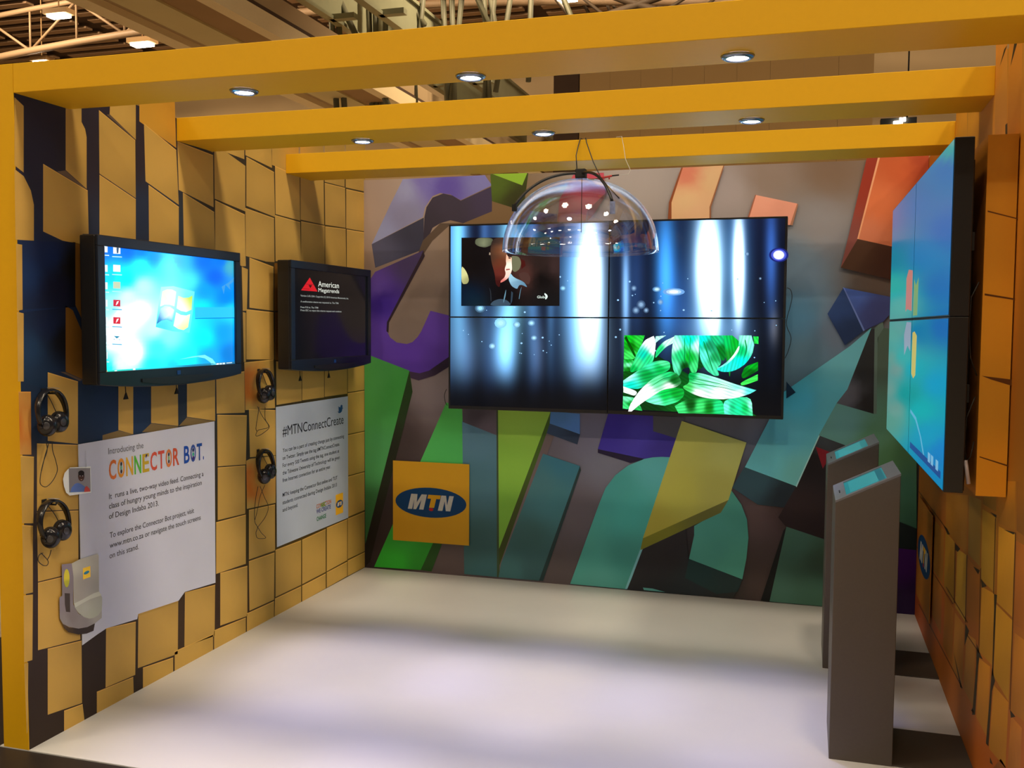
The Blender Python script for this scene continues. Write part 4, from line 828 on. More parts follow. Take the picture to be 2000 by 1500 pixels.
Z0 = on(0, XT, 359, 905); Z1 = on(0, XT, 396, 897)
for i, (ch, c) in enumerate(zip('BOT', ((30, 80, 180), (60, 90, 170), (30, 80, 170)))):
    s3 = (Z1.y-Z0.y)/3; text(mb, ch, 'L', (XT, Z0.y+i*s3+s3*.05, zb_), s3*.86, ht, lin(c), bold=0.02)
text(mb, '.', 'L', (XT, Z1.y+0.002, zb_), 0.008, ht, lin((30, 80, 170)), bold=0.02)
# little eyes and accents on the letters
for i, c in ((1, (110, 190, 150)), (7, (140, 190, 110))):
    yc = Y0.y+(i+.48)*stp
    for dz, cc in ((.70, (40, 50, 60)), (.5, c), (.30, (60, 50, 60))):
        P = [(XT+0.0006, yc+a, zb_+ht*dz+b) for a, b in ell(0, 0, .006, .009, 12)]; mb.add(P, [tuple(range(12))], 0, lin(cc))
yc = Z0.y+1.48*s3
for dz, cc in ((.68, (30, 60, 110)), (.42, (60, 180, 160)), (.2, (70, 40, 130))):
    P = [(XT+0.0006, yc+a, zb_+ht*dz+b) for a, b in ell(0, 0, .008, .010, 12)]; mb.add(P, [tuple(range(12))], 0, lin(cc))
yc = Y0.y+4.5*stp
mb.add([(XT+0.0006, yc-.002, zb_+ht*.95), (XT+0.0006, yc+.012, zb_+ht*.95), (XT+0.0006, yc-.002, zb_+ht*.72)], [(0, 1, 2)], 0, lin((40, 40, 130)))
mb.build('coloured_title', PRINT, t, tc0)
# printed picture of the robot: floating head screen and base
q = lambda X, Y: (100+X/7.5, 1060+Y/7.5)
A = Art(0, 0.008, 1, 1.6, MB(), 0, step=0.00012)
def rp(pts, *cc): A.poly([q(*p) for p in pts], idw([q(a, b)+(c,) for a, b, c in cc], 3), L=0.03)
rp([(165, 1180), (260, 1240), (440, 1250), (560, 1220), (640, 1180), (620, 1290), (520, 1330), (400, 1345), (250, 1310), (190, 1250)], (400, 1300, (44, 36, 36)), (200, 1210, (80, 64, 50)), (260, 1290, (60, 48, 36)))
rp([(120, 800), (160, 775), (155, 318), (300, 302), (330, 420), (320, 900), (400, 1040), (520, 1100), (620, 1100), (740, 990), (740, 1100), (640, 1180), (530, 1235), (400, 1258), (270, 1235), (170, 1190), (125, 1110)],
   (200, 360, (128, 120, 132)), (240, 700, (120, 114, 120)), (150, 900, (124, 118, 126)), (300, 1100, (118, 112, 114)), (450, 1180, (126, 122, 122)), (700, 1080, (150, 150, 146)), (200, 1150, (130, 126, 130)))
rp([(300, 302), (410, 245), (600, 185), (680, 160), (695, 185), (700, 720), (745, 800), (745, 900), (740, 990), (690, 1060), (620, 1100), (560, 1112), (480, 1090), (400, 1030), (345, 950), (328, 880), (325, 500)],
   (330, 320, (176, 176, 164)), (500, 300, (168, 168, 156)), (650, 220, (160, 160, 150)), (500, 600, (146, 144, 138)), (420, 800, (150, 148, 142)), (650, 650, (142, 142, 136)), (500, 950, (162, 166, 156)), (620, 1040, (158, 164, 150)), (720, 900, (156, 160, 150)), (400, 960, (158, 162, 152)))
rp([(335, 890), (440, 840), (620, 740), (700, 715), (735, 770), (560, 830), (400, 920), (350, 950)], (400, 880, (178, 182, 172)), (650, 760, (176, 180, 168)))
rp([(195, 738), (272, 742), (276, 1018), (215, 1010), (198, 900)], (230, 900, (62, 54, 52)))
rp([(225+a*1.0, 520+b) for a, b in ell(0, 0, 42, 135, 20)], (225, 500, (200, 190, 60)), (240, 600, (160, 160, 50)))
rp([(462, 375), (570, 340), (572, 500), (464, 538)], (500, 400, (238, 196, 60)))
rp([(515+a, 437+b) for a, b in [(x, y-x*.4) for x, y in ell(0, 0, 42, 24, 18)]], (515, 437, (50, 130, 160)))
A.mb.build('robot_base_picture', PRINT, t, tc0); A = Art(0, 0.008, 1, 1.6, MB(), 0, step=0.00012)
A.poly([(132, 917), (137, 913), (177, 911), (178, 962), (150, 966), (136, 968), (129, 962), (125, 950), (123, 936), (126, 924)], (205, 212, 214))
A.poly([(134, 914.5), (176, 914), (177, 960), (135, 962)], idw([(150, 925, (122, 120, 124)), (170, 930, (128, 126, 128)), (140, 940, (116, 114, 118))]))
A.poly([(137, 961.5), (140, 952), (146, 945), (152, 943), (158, 945), (165, 950), (170, 960.5)], idw([(142, 955, (86, 112, 176)), (160, 955, (80, 104, 160))]))
A.poly(ell(158.5, 930, 6.2, 10, 20), idw([(158, 924, (38, 26, 24)), (158, 935, (76, 48, 42))])); A.poly(ell(158.5, 924, 6.0, 5.2, 16), (26, 18, 18))
for u in (156.2, 161): A.poly(ell(u, 929.6, 1.0, .7, 8), (200, 190, 190))
A.poly([(156.4, 936.4), (160.8, 936.2), (158.6, 937.6)], (190, 170, 160))
A.poly([(164, 961), (165, 953), (169, 949), (174, 954), (176, 960)], (176, 66, 60))
A.poly([(166.3, 880), (167, 880), (168.3, 912), (167.5, 912)], (150, 152, 162))
A.mb.build('robot_screen_picture', PRINT, t, tc0)

t2 = empty('wall_poster', (0.0, -0.71, 0.8), 'white #MTNConnectCreate poster with small blue bird below the farther television', 'poster', 'white text posters on the left wall'); tc0 = Vector(t2.location)
mb = MB(); P = [on(0, 0.0035, *p) for p in ((539.5, 792), (679, 771), (679, 1013), (539.5, 1072))]
ym0, ym1 = (P[0].y+P[3].y)/2, (P[1].y+P[2].y)/2
mb.prism([(0.0035, ym0, 1.204), (0.0035, ym1, 1.204), (0.0035, ym1, 0.398), (0.0035, ym0, 0.398)], (0.003, 0, 0), 0, (0.56, 0.65, 0.80)); mb.build('sheet', PRINT, t2, tc0)
mb = MB(); K = lin((40, 44, 62)); K2 = lin((70, 78, 92))
ptext(mb, '#MTNConnectCreate', 'L', 0, XT, (552, 852), (671, 829.3), 20, K)
for s, a, b in (('You can be a part of creating change just by connecting', (552, 883.5), (672, 856)), ('on Twitter. Simply use the tag #MTNConnectCreate.', (552, 898.5), (663.5, 874)), ('For every 500 Tweets using the tag, one student at', (552, 913), (662.5, 888)),
                ('the Tshwane University of Technology will be given', (552, 927.5), (663.5, 901)), ('free Internet connection for an entire year.', (552, 942), (646, 918)), ('MTN: keeping the Connector Bot online and TUT', (552, 970.5), (659, 940)),
                ('students connected during Design Indaba 2013', (552, 985.5), (658, 954)), ('and beyond.', (552, 1000), (582, 991))):
    mb.build('text_line', PRINT, t2, tc0); mb = MB(); ptext(mb, s, 'L', 0, XT, a, b, 7.6, K2, bold=0.008)
mb.build('text_line', PRINT, t2, tc0); mb = MB()
for s, a, b, c in (('CONNECTION', (618, 993.5), (647, 985.5), (214, 130, 90)), ('WE CREATE', (618, 1003.5), (646, 996), (70, 80, 160)), ('CHANGE', (618.5, 1018), (637, 1012), (50, 140, 90))):
    ptext(mb, s, 'L', 0, XT, a, b, 8, lin(c), bold=0.02)
ptext(mb, 'NEC', 'L', 0, XT+0.0004, (627, 991.0), (636, 988.5), 8, lin((100, 170, 70)), bold=0.03)
mb.build('coloured_slogan', PRINT, t2, tc0)
mb = MB(); cB = on(0, XT, 663, 984); logo(mb, 'L', (XT, cB.y, cB.z), 0.104, 0, 1.2, sz=0.132); mb.build('emblem', PRINT, t2, tc0)
A = Art(0, XT, 1, 1.0, MB(), 0)
q = lambda X, Y: (530+X/4.69, 760+Y/4.69)
A.poly([q(*p) for p in ((606, 205), (622, 203), (612, 190), (620, 186), (611, 172), (618, 170), (610, 158), (632, 168), (634, 150), (644, 142), (652, 152), (650, 170), (658, 172), (650, 182), (645, 205), (632, 218), (618, 220))], (40, 90, 150))
A.mb.build('bird_emblem', PRINT, t2, tc0)
# ================================================================== HEADPHONES hung on the left wall
PAD = mat('ear_pad', (0.014, 0.013, 0.014), 0.6, nscale=120, bump=0.2)
GLB = mat('gloss_black', (0.012, 0.012, 0.016), 0.18)
def headphones(yc, zt, label, cables, tilt=0.0):
    t = empty('headphones', (0.0, yc, zt), label, 'headphones', 'black headphones hung on the left wall'); O = Vector(t.location)
    def P(x, y, z):
        c, s_ = math.cos(tilt), math.sin(tilt)
        return Vector((x, yc+y*c-z*s_, zt+y*s_+z*c))
    mb = MB(); mb.tube([(0.003, yc, zt-0.014), (0.06, yc, zt-0.014), (0.066, yc, zt-0.004)], 0.004, 8); mb.box((0.003, yc-0.012, zt-0.03), (0.006, yc+0.012, zt+0.004)); mb.build('wall_hook', MBLK, t, O)
    # headband: an arch parallel to the wall, flat strap section
    mb = MB(); pts = []
    for i in range(29):
        a = PI*(-.18)+PI*1.36*i/28
        ry = 0.076; rz = 0.088
        pts.append(P(0.036+0.012*(1-math.sin(a)), -ry*math.cos(a), -rz+rz*math.sin(a)))
    n = len(pts)
    vs = []; fs = []
    for i, p in enumerate(pts):
        a = PI*(-.18)+PI*1.36*i/28; rad = (P(0, -math.cos(a), math.sin(a))-P(0, 0, 0)).normalized()
        wd = 0.010+0.008*max(math.sin(a), 0); th = 0.0045
        for dx, dr in ((-wd, -th), (wd, -th), (wd+0.001, th*.4), (wd*.6, th), (-wd*.6, th), (-wd-0.001, th*.4)): vs.append(p+Vector((dx, 0, 0))+rad*dr)
    for i in range(n-1):
        for k in range(6): fs.append((i*6+k, i*6+(k+1) % 6, i*6+6+(k+1) % 6, i*6+6+k))
    fs += [tuple(range(5, -1, -1)), tuple(range((n-1)*6, n*6))]
    mb.add(vs, fs, 0, (1, 1, 1), True); mb.build('headband', GLB, t, O)
    mb = MB(); a = PI*.44; 
    mb.box((-0.017, -0.014, -0.001), (0.017, 0.014, 0.0012), M=Matrix.Translation(P(0.042, 0.010, -0.088+0.0945)) @ Matrix.Rotation(-0.12, 4, 'X')); mb.build('size_label', mat('label_grey', (0.35, 0.33, 0.33), 0.5), t, O)
    for sg, ang, dy, dz in ((-1, -0.95, -0.036, -0.140), (1, -0.25, 0.034, -0.128)):
        M = Matrix.Translation(P(0.056, dy, dz)) @ Matrix.Rotation(tilt, 4, 'X') @ Matrix.Rotation(ang*1.0, 4, 'Z') @ Matrix.Rotation(PI/2, 4, 'Y') @ Matrix.Diagonal((1.08, .92, 1, 1))
        mb = MB(); mb.lathe([(0.0, 0.020), (0.018, 0.020), (0.030, 0.016), (0.037, 0.008), (0.039, 0.0), (0.036, -0.004), (0.0, -0.005)], M, 28, cap=False); cup = mb.build('ear_cup', GLB, t, O)
        mb = MB(); mb.lathe([(0.036, -0.004), (0.040, -0.010), (0.038, -0.019), (0.028, -0.022), (0.018, -0.018), (0.016, -0.010), (0.0, -0.009)], M, 28, cap=False); mb.build('ear_pad', PAD, cup, O)
        mb = MB(); mb.lathe([(0.012, 0.0202), (0.014, 0.0216), (0.012, 0.0224), (0.0, 0.0224)], M, 20, cap=False); mb.build('cap_disc', mat('cap_shine', (0.05, 0.05, 0.06), 0.15), cup, O)
        mb = MB(); mb.tube([P(0.044, sg*0.072, -0.118), P(0.050, sg*0.058, -0.135), P(0.056, dy+sg*0.03, dz-0.01)], 0.005, 8); mb.build('yoke', GLB, t, O)
    mb = MB()
    for c in cables: mb.tube(cable_px(c, 0, 0.03, 0), 0.0016, 6)
    mb.build('cord', CABLE, t, O); mb = MB(); mb.tube([P(0.045, 0.03, -0.10), P(0.03, 0.028, -0.07), P(0.03, 0.012, -0.045), P(0.034, -0.012, -0.02)], 0.0016, 6)
    mb.build('inner_wire', CABLE, t, O)
headphones(-2.928, 1.412, 'black headphones hung above the other pair, left of the nearer television poster', [[(90, 862), (92, 880), (84, 905), (79, 930), (79, 945), (88, 951), (97, 946), (106, 934), (112, 918), (109, 900), (103, 880), (102, 862)], [(96, 862), (93, 874), (88, 890), (81, 920)]], -0.05)
headphones(-2.938, 0.972, 'black headphones hung lowest at the left, beside the robot picture on the poster', [[(84, 1080), (76, 1085), (75, 1096), (84, 1104), (92, 1104), (94, 1096), (86, 1086), (80, 1080)], [(100, 1074), (97, 1085), (92, 1094)]], 0.06)
headphones(-1.345, 1.424, 'black headphones hung above the other pair, between the two televisions', [[(503, 794), (512, 812), (524, 830), (522, 836), (505, 840), (500, 848), (502, 852), (514, 846), (526, 834), (518, 818), (518, 795)], [(506, 795), (503, 815), (500, 835), (501, 842)]], -0.02)
headphones(-1.360, 0.982, 'black headphones hung at the left edge of the #MTNConnectCreate poster', [[(504, 950), (500, 970), (497, 1000), (498, 1020), (503, 1030), (500, 1040), (502, 1050), (510, 1052), (519, 1050), (510, 1040), (500, 1024)], [(508, 950), (516, 970), (524, 990), (518, 1010), (503, 1030)], [(517, 948), (508, 970), (502, 1000), (498, 1015)]], 0.09)

# ================================================================== KIOSKS
def kiosk(x, y, sx, sy, label, first):
    za, zb2 = 1.012, 1.128; t = empty('touch_kiosk', (x+sx/2, y+sy/2, 0), label, 'kiosk', 'slim grey touch kiosks before the right wall'); O = Vector(t.location)
    mb = MB(); mb.prism([(x, y, 0.0), (x+sx, y, 0.0), (x+sx, y, zb2-0.006), (x, y, za-0.006)], (0, sy, 0)); b = mb.build('cabinet', KIOSK, t, O); bevel(b, 0.002, 1)
    dz = (zb2-za)
    def T(a, b, h=0.0): return Vector((x+a*sx, y+b*sy, za+a*dz+h))
    mb = MB(); ins = (0.17, 0.80, 0.08, 0.92)
    for a0, a1, b0, b1 in ((0, ins[0], 0, 1), (ins[1], 1, 0, 1), (ins[0], ins[1], 0, ins[2]), (ins[0], ins[1], ins[3], 1)):
        mb.prism([T(a0, b0, -0.006), T(a1, b0, -0.006), T(a1, b1, -0.006), T(a0, b1, -0.006)], (0, 0, 0.009))
    mb.build('top_frame', KTOP, t, O)
    mb = MB(); vs = [T(ins[0], ins[2], -0.0), T(ins[1], ins[2], -0.0), T(ins[1], ins[3], -0.0), T(ins[0], ins[3], -0.0)]
    mb.add(vs, [(0, 1, 2, 3)], 0, lin((46, 140, 146))); 
    m2 = [T(.24, .16, .0006), T(.68, .16, .0006), T(.68, .84, .0006), T(.24, .84, .0006)]
    mb.add(m2, [(0, 1, 2, 3)], 0, lin((64, 160, 164)))
    if first: mb.add([T(.68, .12, .0008), T(.78, .12, .0008), T(.78, .88, .0008), T(.68, .88, .0008)], [(0, 1, 2, 3)], 0, lin((20, 96, 110)))
    mb.build('screen', emis('kiosk_screen', (1, 1, 1), 0.62, attr=True), t, O)
    mb = MB(); c = T(.085, .42, .0035); mb.box(c+Vector((-0.003, -0.03, -0.001)), c+Vector((0.003, 0.03, 0.0005))); mb.build('button', MBLK, t, O)
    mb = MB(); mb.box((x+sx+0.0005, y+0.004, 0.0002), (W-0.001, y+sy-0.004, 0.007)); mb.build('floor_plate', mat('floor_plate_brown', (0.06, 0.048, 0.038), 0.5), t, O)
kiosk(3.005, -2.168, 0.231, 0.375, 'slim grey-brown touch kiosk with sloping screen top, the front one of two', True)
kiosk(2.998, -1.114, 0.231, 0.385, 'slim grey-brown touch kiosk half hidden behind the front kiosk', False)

# ================================================================== CLEAR HANGING DOME
DX, DY, DZ, DR = 1.750, -1.10, 2.060, 0.405
t = empty('sound_dome', (DX, DY, DZ), 'clear acrylic hanging dome with black strap in front of the video wall', 'dome'); O = Vector(t.location)
m = bpy.data.materials.new('clear_acrylic'); m.use_nodes = True; nt = m.node_tree; nt.nodes.remove(nt.nodes['Principled BSDF'])
tr = nt.nodes.new('ShaderNodeBsdfTransparent'); gl = nt.nodes.new('ShaderNodeBsdfGlossy'); gl.inputs['Roughness'].default_value = 0.02; gl.inputs['Color'].default_value = (0.95, 0.98, 1, 1)
lw = nt.nodes.new('ShaderNodeLayerWeight'); lw.inputs['Blend'].default_value = 0.5
pw_ = nt.nodes.new('ShaderNodeMath'); pw_.operation = 'POWER'; pw_.inputs[1].default_value = 4.0; nt.links.new(lw.outputs['Facing'], pw_.inputs[0])
ma_ = nt.nodes.new('ShaderNodeMath'); ma_.operation = 'MULTIPLY_ADD'; ma_.inputs[1].default_value = 0.72; ma_.inputs[2].default_value = 0.11; nt.links.new(pw_.outputs[0], ma_.inputs[0])
tcn = nt.nodes.new('ShaderNodeTexCoord'); nz = nt.nodes.new('ShaderNodeTexNoise'); nz.inputs['Scale'].default_value = 2.0; nt.links.new(tcn.outputs['Object'], nz.inputs['Vector'])
mr = nt.nodes.new('ShaderNodeMapRange'); mr.inputs[3].default_value = 0.93; mr.inputs[4].default_value = 0.985; nt.links.new(nz.outputs['Fac'], mr.inputs[0])
cmb = nt.nodes.new('ShaderNodeCombineColor'); nt.links.new(mr.outputs[0], cmb.inputs[0]); nt.links.new(mr.outputs[0], cmb.inputs[1]); cmb.inputs[2].default_value = 0.99
nt.links.new(cmb.outputs[0], tr.inputs['Color'])
mx = nt.nodes.new('ShaderNodeMixShader'); nt.links.new(ma_.outputs[0], mx.inputs[0]); nt.links.new(tr.outputs[0], mx.inputs[1]); nt.links.new(gl.outputs[0], mx.inputs[2])
nt.links.new(mx.outputs[0], nt.nodes['Material Output'].inputs['Surface'])
HH = 0.372
prof = [(DR, 0.0)]+[(DR*math.cos(a)**.92, HH*math.sin(a)) for a in [PI/2*i/26 for i in range(1, 27)]]
prof[-1] = (0.0015, HH)
inn = [(max(r-0.004, 0.001), z-0.004*(z/HH)) for r, z in prof][::-1]; inn[-1] = (DR-0.004, 0.0)
mb = MB(); mb.lathe(prof+inn+[(DR, 0.0)], Matrix.Translation(O), 96, cap=False); mb.build('dome_shell', m, t, O)
mb = MB()
def arm(az, end):
    pts = []
    for i in range(25):
        a = PI/2-(PI/2-end)*i/24; r = (DR+0.012)*math.cos(a)**.92; z = (HH+0.030)*math.sin(a)
        pts.append((DX+r*math.cos(az), DY+r*math.sin(az), DZ+z))
    return pts
A1 = arm(math.radians(210), math.radians(34)); A2 = arm(math.radians(-52), math.radians(33))
mb.tube(A1[::-1]+A2[1:], 0.0075, 10); mb.build('strap', BLK, t, O)
mb = MB(); mb.box((DX-0.028, DY-0.022, DZ+HH+0.004), (DX+0.028, DY+0.022, DZ+HH+0.052)); b = mb.build('hub_clamp', MBLK, t, O); bevel(b, 0.006, 2)
mb = MB(); mb.tube([(DX+0.005, DY, DZ+HH), (DX+0.004, DY, DZ+0.10)], 0.0018, 6); mb.build('centre_rod', MBLK, t, O)
e = Vector(A2[-1]); mb = MB(); mb.box((-0.011, -0.011, -0.05), (0.011, 0.011, 0.008), M=Matrix.Translation(e+Vector((0.004, -0.006, -0.01)))); mb.build('clip_tag', mat('tag_blue_white', (0.25, 0.30, 0.50), 0.4, noise=0.6, nscale=60), t, O)
e = Vector(A1[-1]); mb = MB(); mb.box((-0.012, -0.01, -0.028), (0.010, 0.01, 0.006), M=Matrix.Translation(e)); mb.build('clip', MBLK, t, O)
mb = MB()
mb.tube([(DX-0.022, DY, DZ+HH+0.05), (DX-0.034, DY+0.03, DZ+0.50), (DX-0.030, DY+0.062, HT-0.03), (DX-0.020, DY+0.066, HT+0.006), (DX-0.012, DY+0.12, HT+0.006)], 0.0028, 8)
mb.tube([(DX-0.005, DY+0.12, HT+0.006), (DX+0.008, DY+0.066, HT+0.006), (DX+0.016, DY+0.05, HT-0.02), (DX+0.060, DY+0.02, 2.52), (DX+0.110, DY-0.01, 2.428), (DX+0.135, DY-0.015, 2.40), (DX+0.205, DY-0.02, 2.325)], 0.0028, 8)
mb.tube([(DX+0.01, DY, DZ+HH+0.01), (DX+0.05, DY, DZ+HH-0.004), (DX+0.10, DY-0.01, DZ+HH-0.0)], 0.003, 8)
mb.build('hanging_cord', CABLE, t, O)
mb = MB(); mb.tube([(DX+0.105, DY-0.012, 2.432), (DX+0.165, DY-0.012, 2.442)], 0.0055, 8); mb.tube([(DX+0.150, DY-0.012, 2.440), (DX+0.150, DY-0.012, 2.425)], 0.004, 8); mb.build('connector', mat('red_plastic', (0.45, 0.03, 0.03), 0.4), t, O)
mb = MB(); mb.tube([(DX+0.165, DY-0.012, 2.442), (DX+0.200, DY-0.010, 2.445)], 0.0035, 8); mb.build('lead_sleeve', MBLK, t, O)
mb = MB(); mb.tube([(DX+0.200, DY-0.010, 2.445), (DX+0.245, DY, 2.447), (DX+0.255, DY+0.01, 2.47), (DX+0.225, DY+0.03, 2.53), (DX+0.210, DY+0.055, 2.60), (DX+0.198, DY+0.062, 2.652), (DX+0.165, DY+0.09, 2.655), (DX+0.16, DY+0.13, 2.653)], 0.0015, 6); mb.build('signal_wire', CABW, t, O)

# ================================================================== THE HALL BEYOND
TAN = mat('hall_tan', lin((172, 146, 108)), 0.8, noise=0.05, nscale=0.7)
SOF = mat('concrete_soffit', lin((206, 188, 136)), 0.85, noise=0.08, nscale=1.2)
DKS = mat('dark_soffit', lin((160, 126, 84)), 0.9, noise=0.08, nscale=1.0)
LST = mat('pale_flange', lin((232, 210, 164)), 0.7)
STE = mat('green_grey_steel', lin((140, 140, 112)), 0.55, 0.1, noise=0.08, nscale=3)
ROOF = mat('roof_dark', lin((74, 52, 36)), 0.9, noise=0.2, nscale=2)
SLT = mat('roof_slat', lin((165, 132, 100)), 0.8, noise=0.15, nscale=2)
BRN = mat('brown_panel', lin((176, 138, 84)), 0.8, noise=0.05, nscale=1)
LEMI = emis('hall_tube', (1.0, 0.88, 0.68), 26.0, gloss=False)
YW = on(2, 12.9, 300, 132).y
def kx(u, z):
    d = ray(u, 0); return CP.x+d.x/d.z*(z-CP.z)
ZB = 7.0
x0, x1, x2, x3 = kx(160, ZB), kx(196, ZB), kx(310, ZB), kx(432, ZB)
k5 = ray(552, 0); zt5 = CP.z+(x3-CP.x)/(k5.x/k5.z)
mb = MB(); mb.box((x0, 4, ZB+0.02), (x3, YW-0.02, zt5), 0)
mb.box((x0-0.05, 4, ZB-0.10), (x1, YW-0.02, ZB+0.05), 2); mb.box((x1+0.2, 4, ZB-0.03), (x2, YW-0.02, ZB+0.03), 1); mb.box((x2, 4, ZB+0.01), (x3-0.25, YW-0.02, ZB+0.06), 3); mb.box((x3-0.22, 4, ZB-0.10), (x3+0.03, YW-0.02, ZB+0.22), 2); mb.box((x3-0.12, 4, ZB+0.23), (x3+0.012, YW-0.02, ZB+0.30), 4)
ob = struct(mb.build('trim_1', [TAN, SOF, LST, DKS, ROOF]))
# steel walkway girder beside it
za = 8.6; xa, xb = kx(585, za), kx(700, za)
for i, (xx, nm) in enumerate(((xa, 'a'), (xb, 'b'))):
    mb = MB(); mb.box((xx-0.10, 5, za), (xx+0.10, YW-0.5, za+0.08)); mb.box((xx-0.03, 5, za+0.08), (xx+0.03, YW-0.5, za+0.85)); mb.box((xx-0.10, 5, za+0.85), (xx+0.10, YW-0.5, za+0.93))
    for k in range(5): mb.box((xx-0.02, 8+k*3.2, za), (xx+0.6, 8.2+k*3.2, za+0.12))
    g = mb.build('roof_girder', STE, origin=(xx, 20, za)); tag(g, ('left' if i == 0 else 'right')+' one of two green-grey steel girders running away above the beams', 'girder', 'long steel girders of the hall roof')
# steel frames: upright lattice columns and diagonals behind the front beam
STF = mat('frame_steel', lin((96, 94, 72)), 0.6)
frames = [[(640, -20, 650, 120), (652, -20, 664, 120), (640, 30, 700, 120)], [(716, -20, 722, 110), (732, -20, 734, 110), (758, -20, 752, 110)], [(800, -20, 806, 100), (836, -20, 820, 100), (806, -20, 790, 110), (770, 40, 800, 45)],
          [(862, -20, 868, 100), (912, -20, 896, 90), (880, -20, 884, 100), (905, 10, 930, 30)], [(940, -20, 948, 90), (975, -20, 960, 90), (948, 20, 965, 80)], [(1012, -20, 990, 80), (1040, -20, 1036, 70), (1060, -20, 1110, 60)]]
for i, fr in enumerate(frames):
    y = 15+i*0.8; mb = MB()
    for u0, v0, u1, v1 in fr:
        a = on(1, y, u0, v0-80); b = on(1, y, u1+(u1-u0)*1.0, v1+(v1-v0)*1.0); mb.tube([a, b], 0.075, 4)
    g = mb.build('steel_frame', STF, origin=on(1, y, fr[0][0], 60)); tag(g, 'green-grey steel lattice columns, '+('first', 'second', 'third', 'fourth', 'fifth', 'sixth')[i]+' from the left above the front beam', 'steel frame', 'steel lattice columns of the hall')
# roof deck with its slats
mb = MB(); mb.box((-60, 2, 13.2), (45, YW+0.5, 13.4)); struct(mb.build('ceiling', ROOF))
mb = MB()
for i in range(int((YW-13)/0.75)):
    y = 13+i*0.75
    for k in range(9): mb.box((-40+k*4.2, y, 12.98), (-40+k*4.2+3.5, y+0.36, 13.05))
o = mb.build('trim_2', SLT); struct(o)
tr_i = 0
for y, lab in ((12.5, 'nearest'), (16.5, 'middle'), (21.5, 'farthest')):
    mb = MB(); n = 22; top = [(-34+i*1.9, y, 11.2+1.4*math.sin(PI*i/n)) for i in range(n+1)]; bot = [(-34+i*1.9, y, 9.6+1.7*math.sin(PI*i/n)) for i in range(n+1)]
    mb.tube(top, 0.09, 6); mb.tube(bot, 0.12, 6)
    for i in range(n): mb.tube([top[i], bot[i+1]] if i % 2 else [bot[i], top[i+1]], 0.05, 5); mb.tube([top[i], bot[i]], 0.04, 5)
    g = mb.build('roof_truss', mat('truss_paint', lin((140, 114, 86)), 0.6), origin=(-15, y, 10)); tag(g, 'pale arched roof truss at upper left, '+lab+' of the three', 'truss', 'arched trusses under the hall roof')
for i, (u, v) in enumerate(((760, 20), (1150, 20), (1260, 10))):
    mb = MB(); y = 20+i*2
    a = on(1, y, 1040+i*60, -60); b = on(1, y, 1400+i*80, 60-i*20); c = on(1, y, 1100+i*40, 60); d = on(1, y, 1500, -80)
    mb.tube([a, b], 0.10, 6); mb.tube([c, d], 0.10, 6)
    for k in range(7): p = a.lerp(b, k/7); q2 = c.lerp(d, (k+.5)/7); mb.tube([p, q2], 0.05, 5)
    g = mb.build('roof_brace', mat('brace_paint', lin((76, 60, 42)), 0.7), origin=a); tag(g, 'dark crossing roof brace above the front beam, '+('nearest', 'middle', 'farthest')[i]+' of three', 'brace', 'crossing braces under the hall roof')
# end wall of the hall and the brown partition
mb = MB(); mb.box((-60, YW, -0.08), (45, YW+0.5, 13.2)); struct(mb.build('wall_far', TAN))
mb = MB(); xa = on(1, 10, 1132, 170).x; xb = on(1, 10, 1706, 170).x; zt = on(1, 10, 1132, 120).z
for k in range(9):
    a = xa+(xb-xa)*k/9; mb.box((a+0.0015, 10, -0.08), (a+(xb-xa)/9-0.0015, 10.15, zt))
struct(mb.build('wall_partition', BRN))
mb = MB(); mb.box((xa-0.45, 10.02, -0.08), (xa-0.02, 10.2, zt+0.2)); struct(mb.build('trim_3', ROOF))
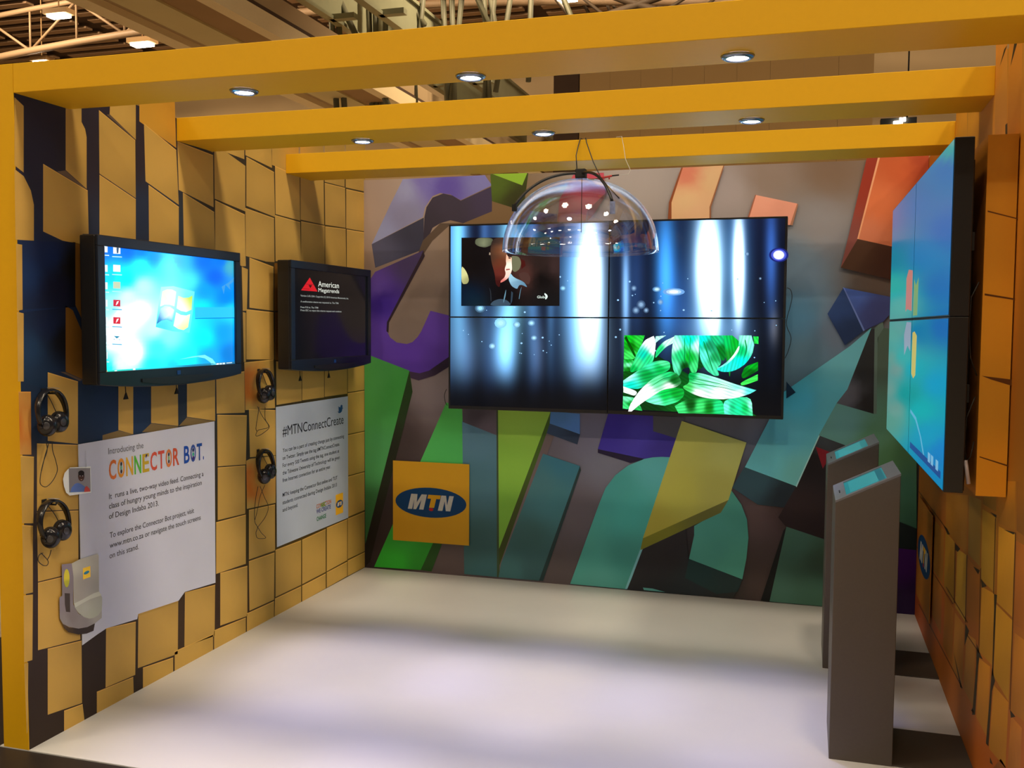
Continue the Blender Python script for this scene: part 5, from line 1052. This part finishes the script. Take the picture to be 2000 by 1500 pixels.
# hall lamps in view
def hall_lamp(c, ln, label, proto=[None]):
    c = Vector(c); t = empty('hall_lamp', c, label, 'lamp', 'long warm lamps of the hall')
    mb = MB(); mb.box(c+Vector((-ln/2-0.1, -0.2, 0.02)), c+Vector((ln/2+0.1, 0.2, 0.16))); mb.tube([c+Vector((0, 0, 0.16)), c+Vector((0, 0, 2.2))], 0.02, 6); mb.build('housing', DKS, t, c)
    mb = MB(); mb.box(c+Vector((-ln/2, -0.15, -0.06)), c+Vector((ln/2, 0.15, 0.02))); mb.build('tube', LEMI, t, c)
hall_lamp(on(1, 18, 115, 30), 0.62, 'glowing hall lamp at the top left corner')
hall_lamp(on(1, 19, 278, 86), 0.62, 'glowing hall lamp above the left end of the front beam')
hall_lamp(on(1, 22, 82, 121), 0.5, 'glowing hall lamp just peeping over the left end of the front beam')
hall_lamp(on(1, 20, 1108, -3), 0.5, 'glowing hall lamp cut by the top edge of the picture')
c = on(1, 9, 1758, 238); tt = empty('floodlight', c, 'square black floodlight glowing between the middle and rear beams at right', 'floodlight'); c = Vector(c)
mb = MB(); mb.box(c+Vector((-0.26, -0.02, -0.20)), c+Vector((0.22, 0.12, 0.055))); b = mb.build('housing', MBLK, tt, c)
mb = MB(); mb.box(c+Vector((-0.09, -0.05, -0.03)), c+Vector((0.03, -0.021, 0.005))); mb.box(c+Vector((-0.01, -0.05, 0.0)), c+Vector((0.07, -0.021, 0.05))); mb.build('glowing_tube', LEMI, tt, c)
mb = MB(); mb.tube([c+Vector((0.1, 0.1, 0.05)), Vector((c.x+0.1, c.y+0.1, 13.2))], 0.012, 6); mb.build('hanging_rod', MBLK, tt, c)
# rows of lamps behind and over the visitor (they show as reflections)
for yy, row in ((LAMP_Y, 'row over the stand'), (-8.5, 'second row'), (-13, 'third row'), (-18, 'fourth row')):
    for x in ((-9.5, -5.0, -0.5, 4.0, 8.5, 13.0) if yy == LAMP_Y else (-13, -8.5, -4, 0.5, 5, 9.5, 14)):
        hall_lamp((x, yy, LAMP_Z), 1.2, 'long warm lamp of the %s over the visitor, out of the picture' % row)
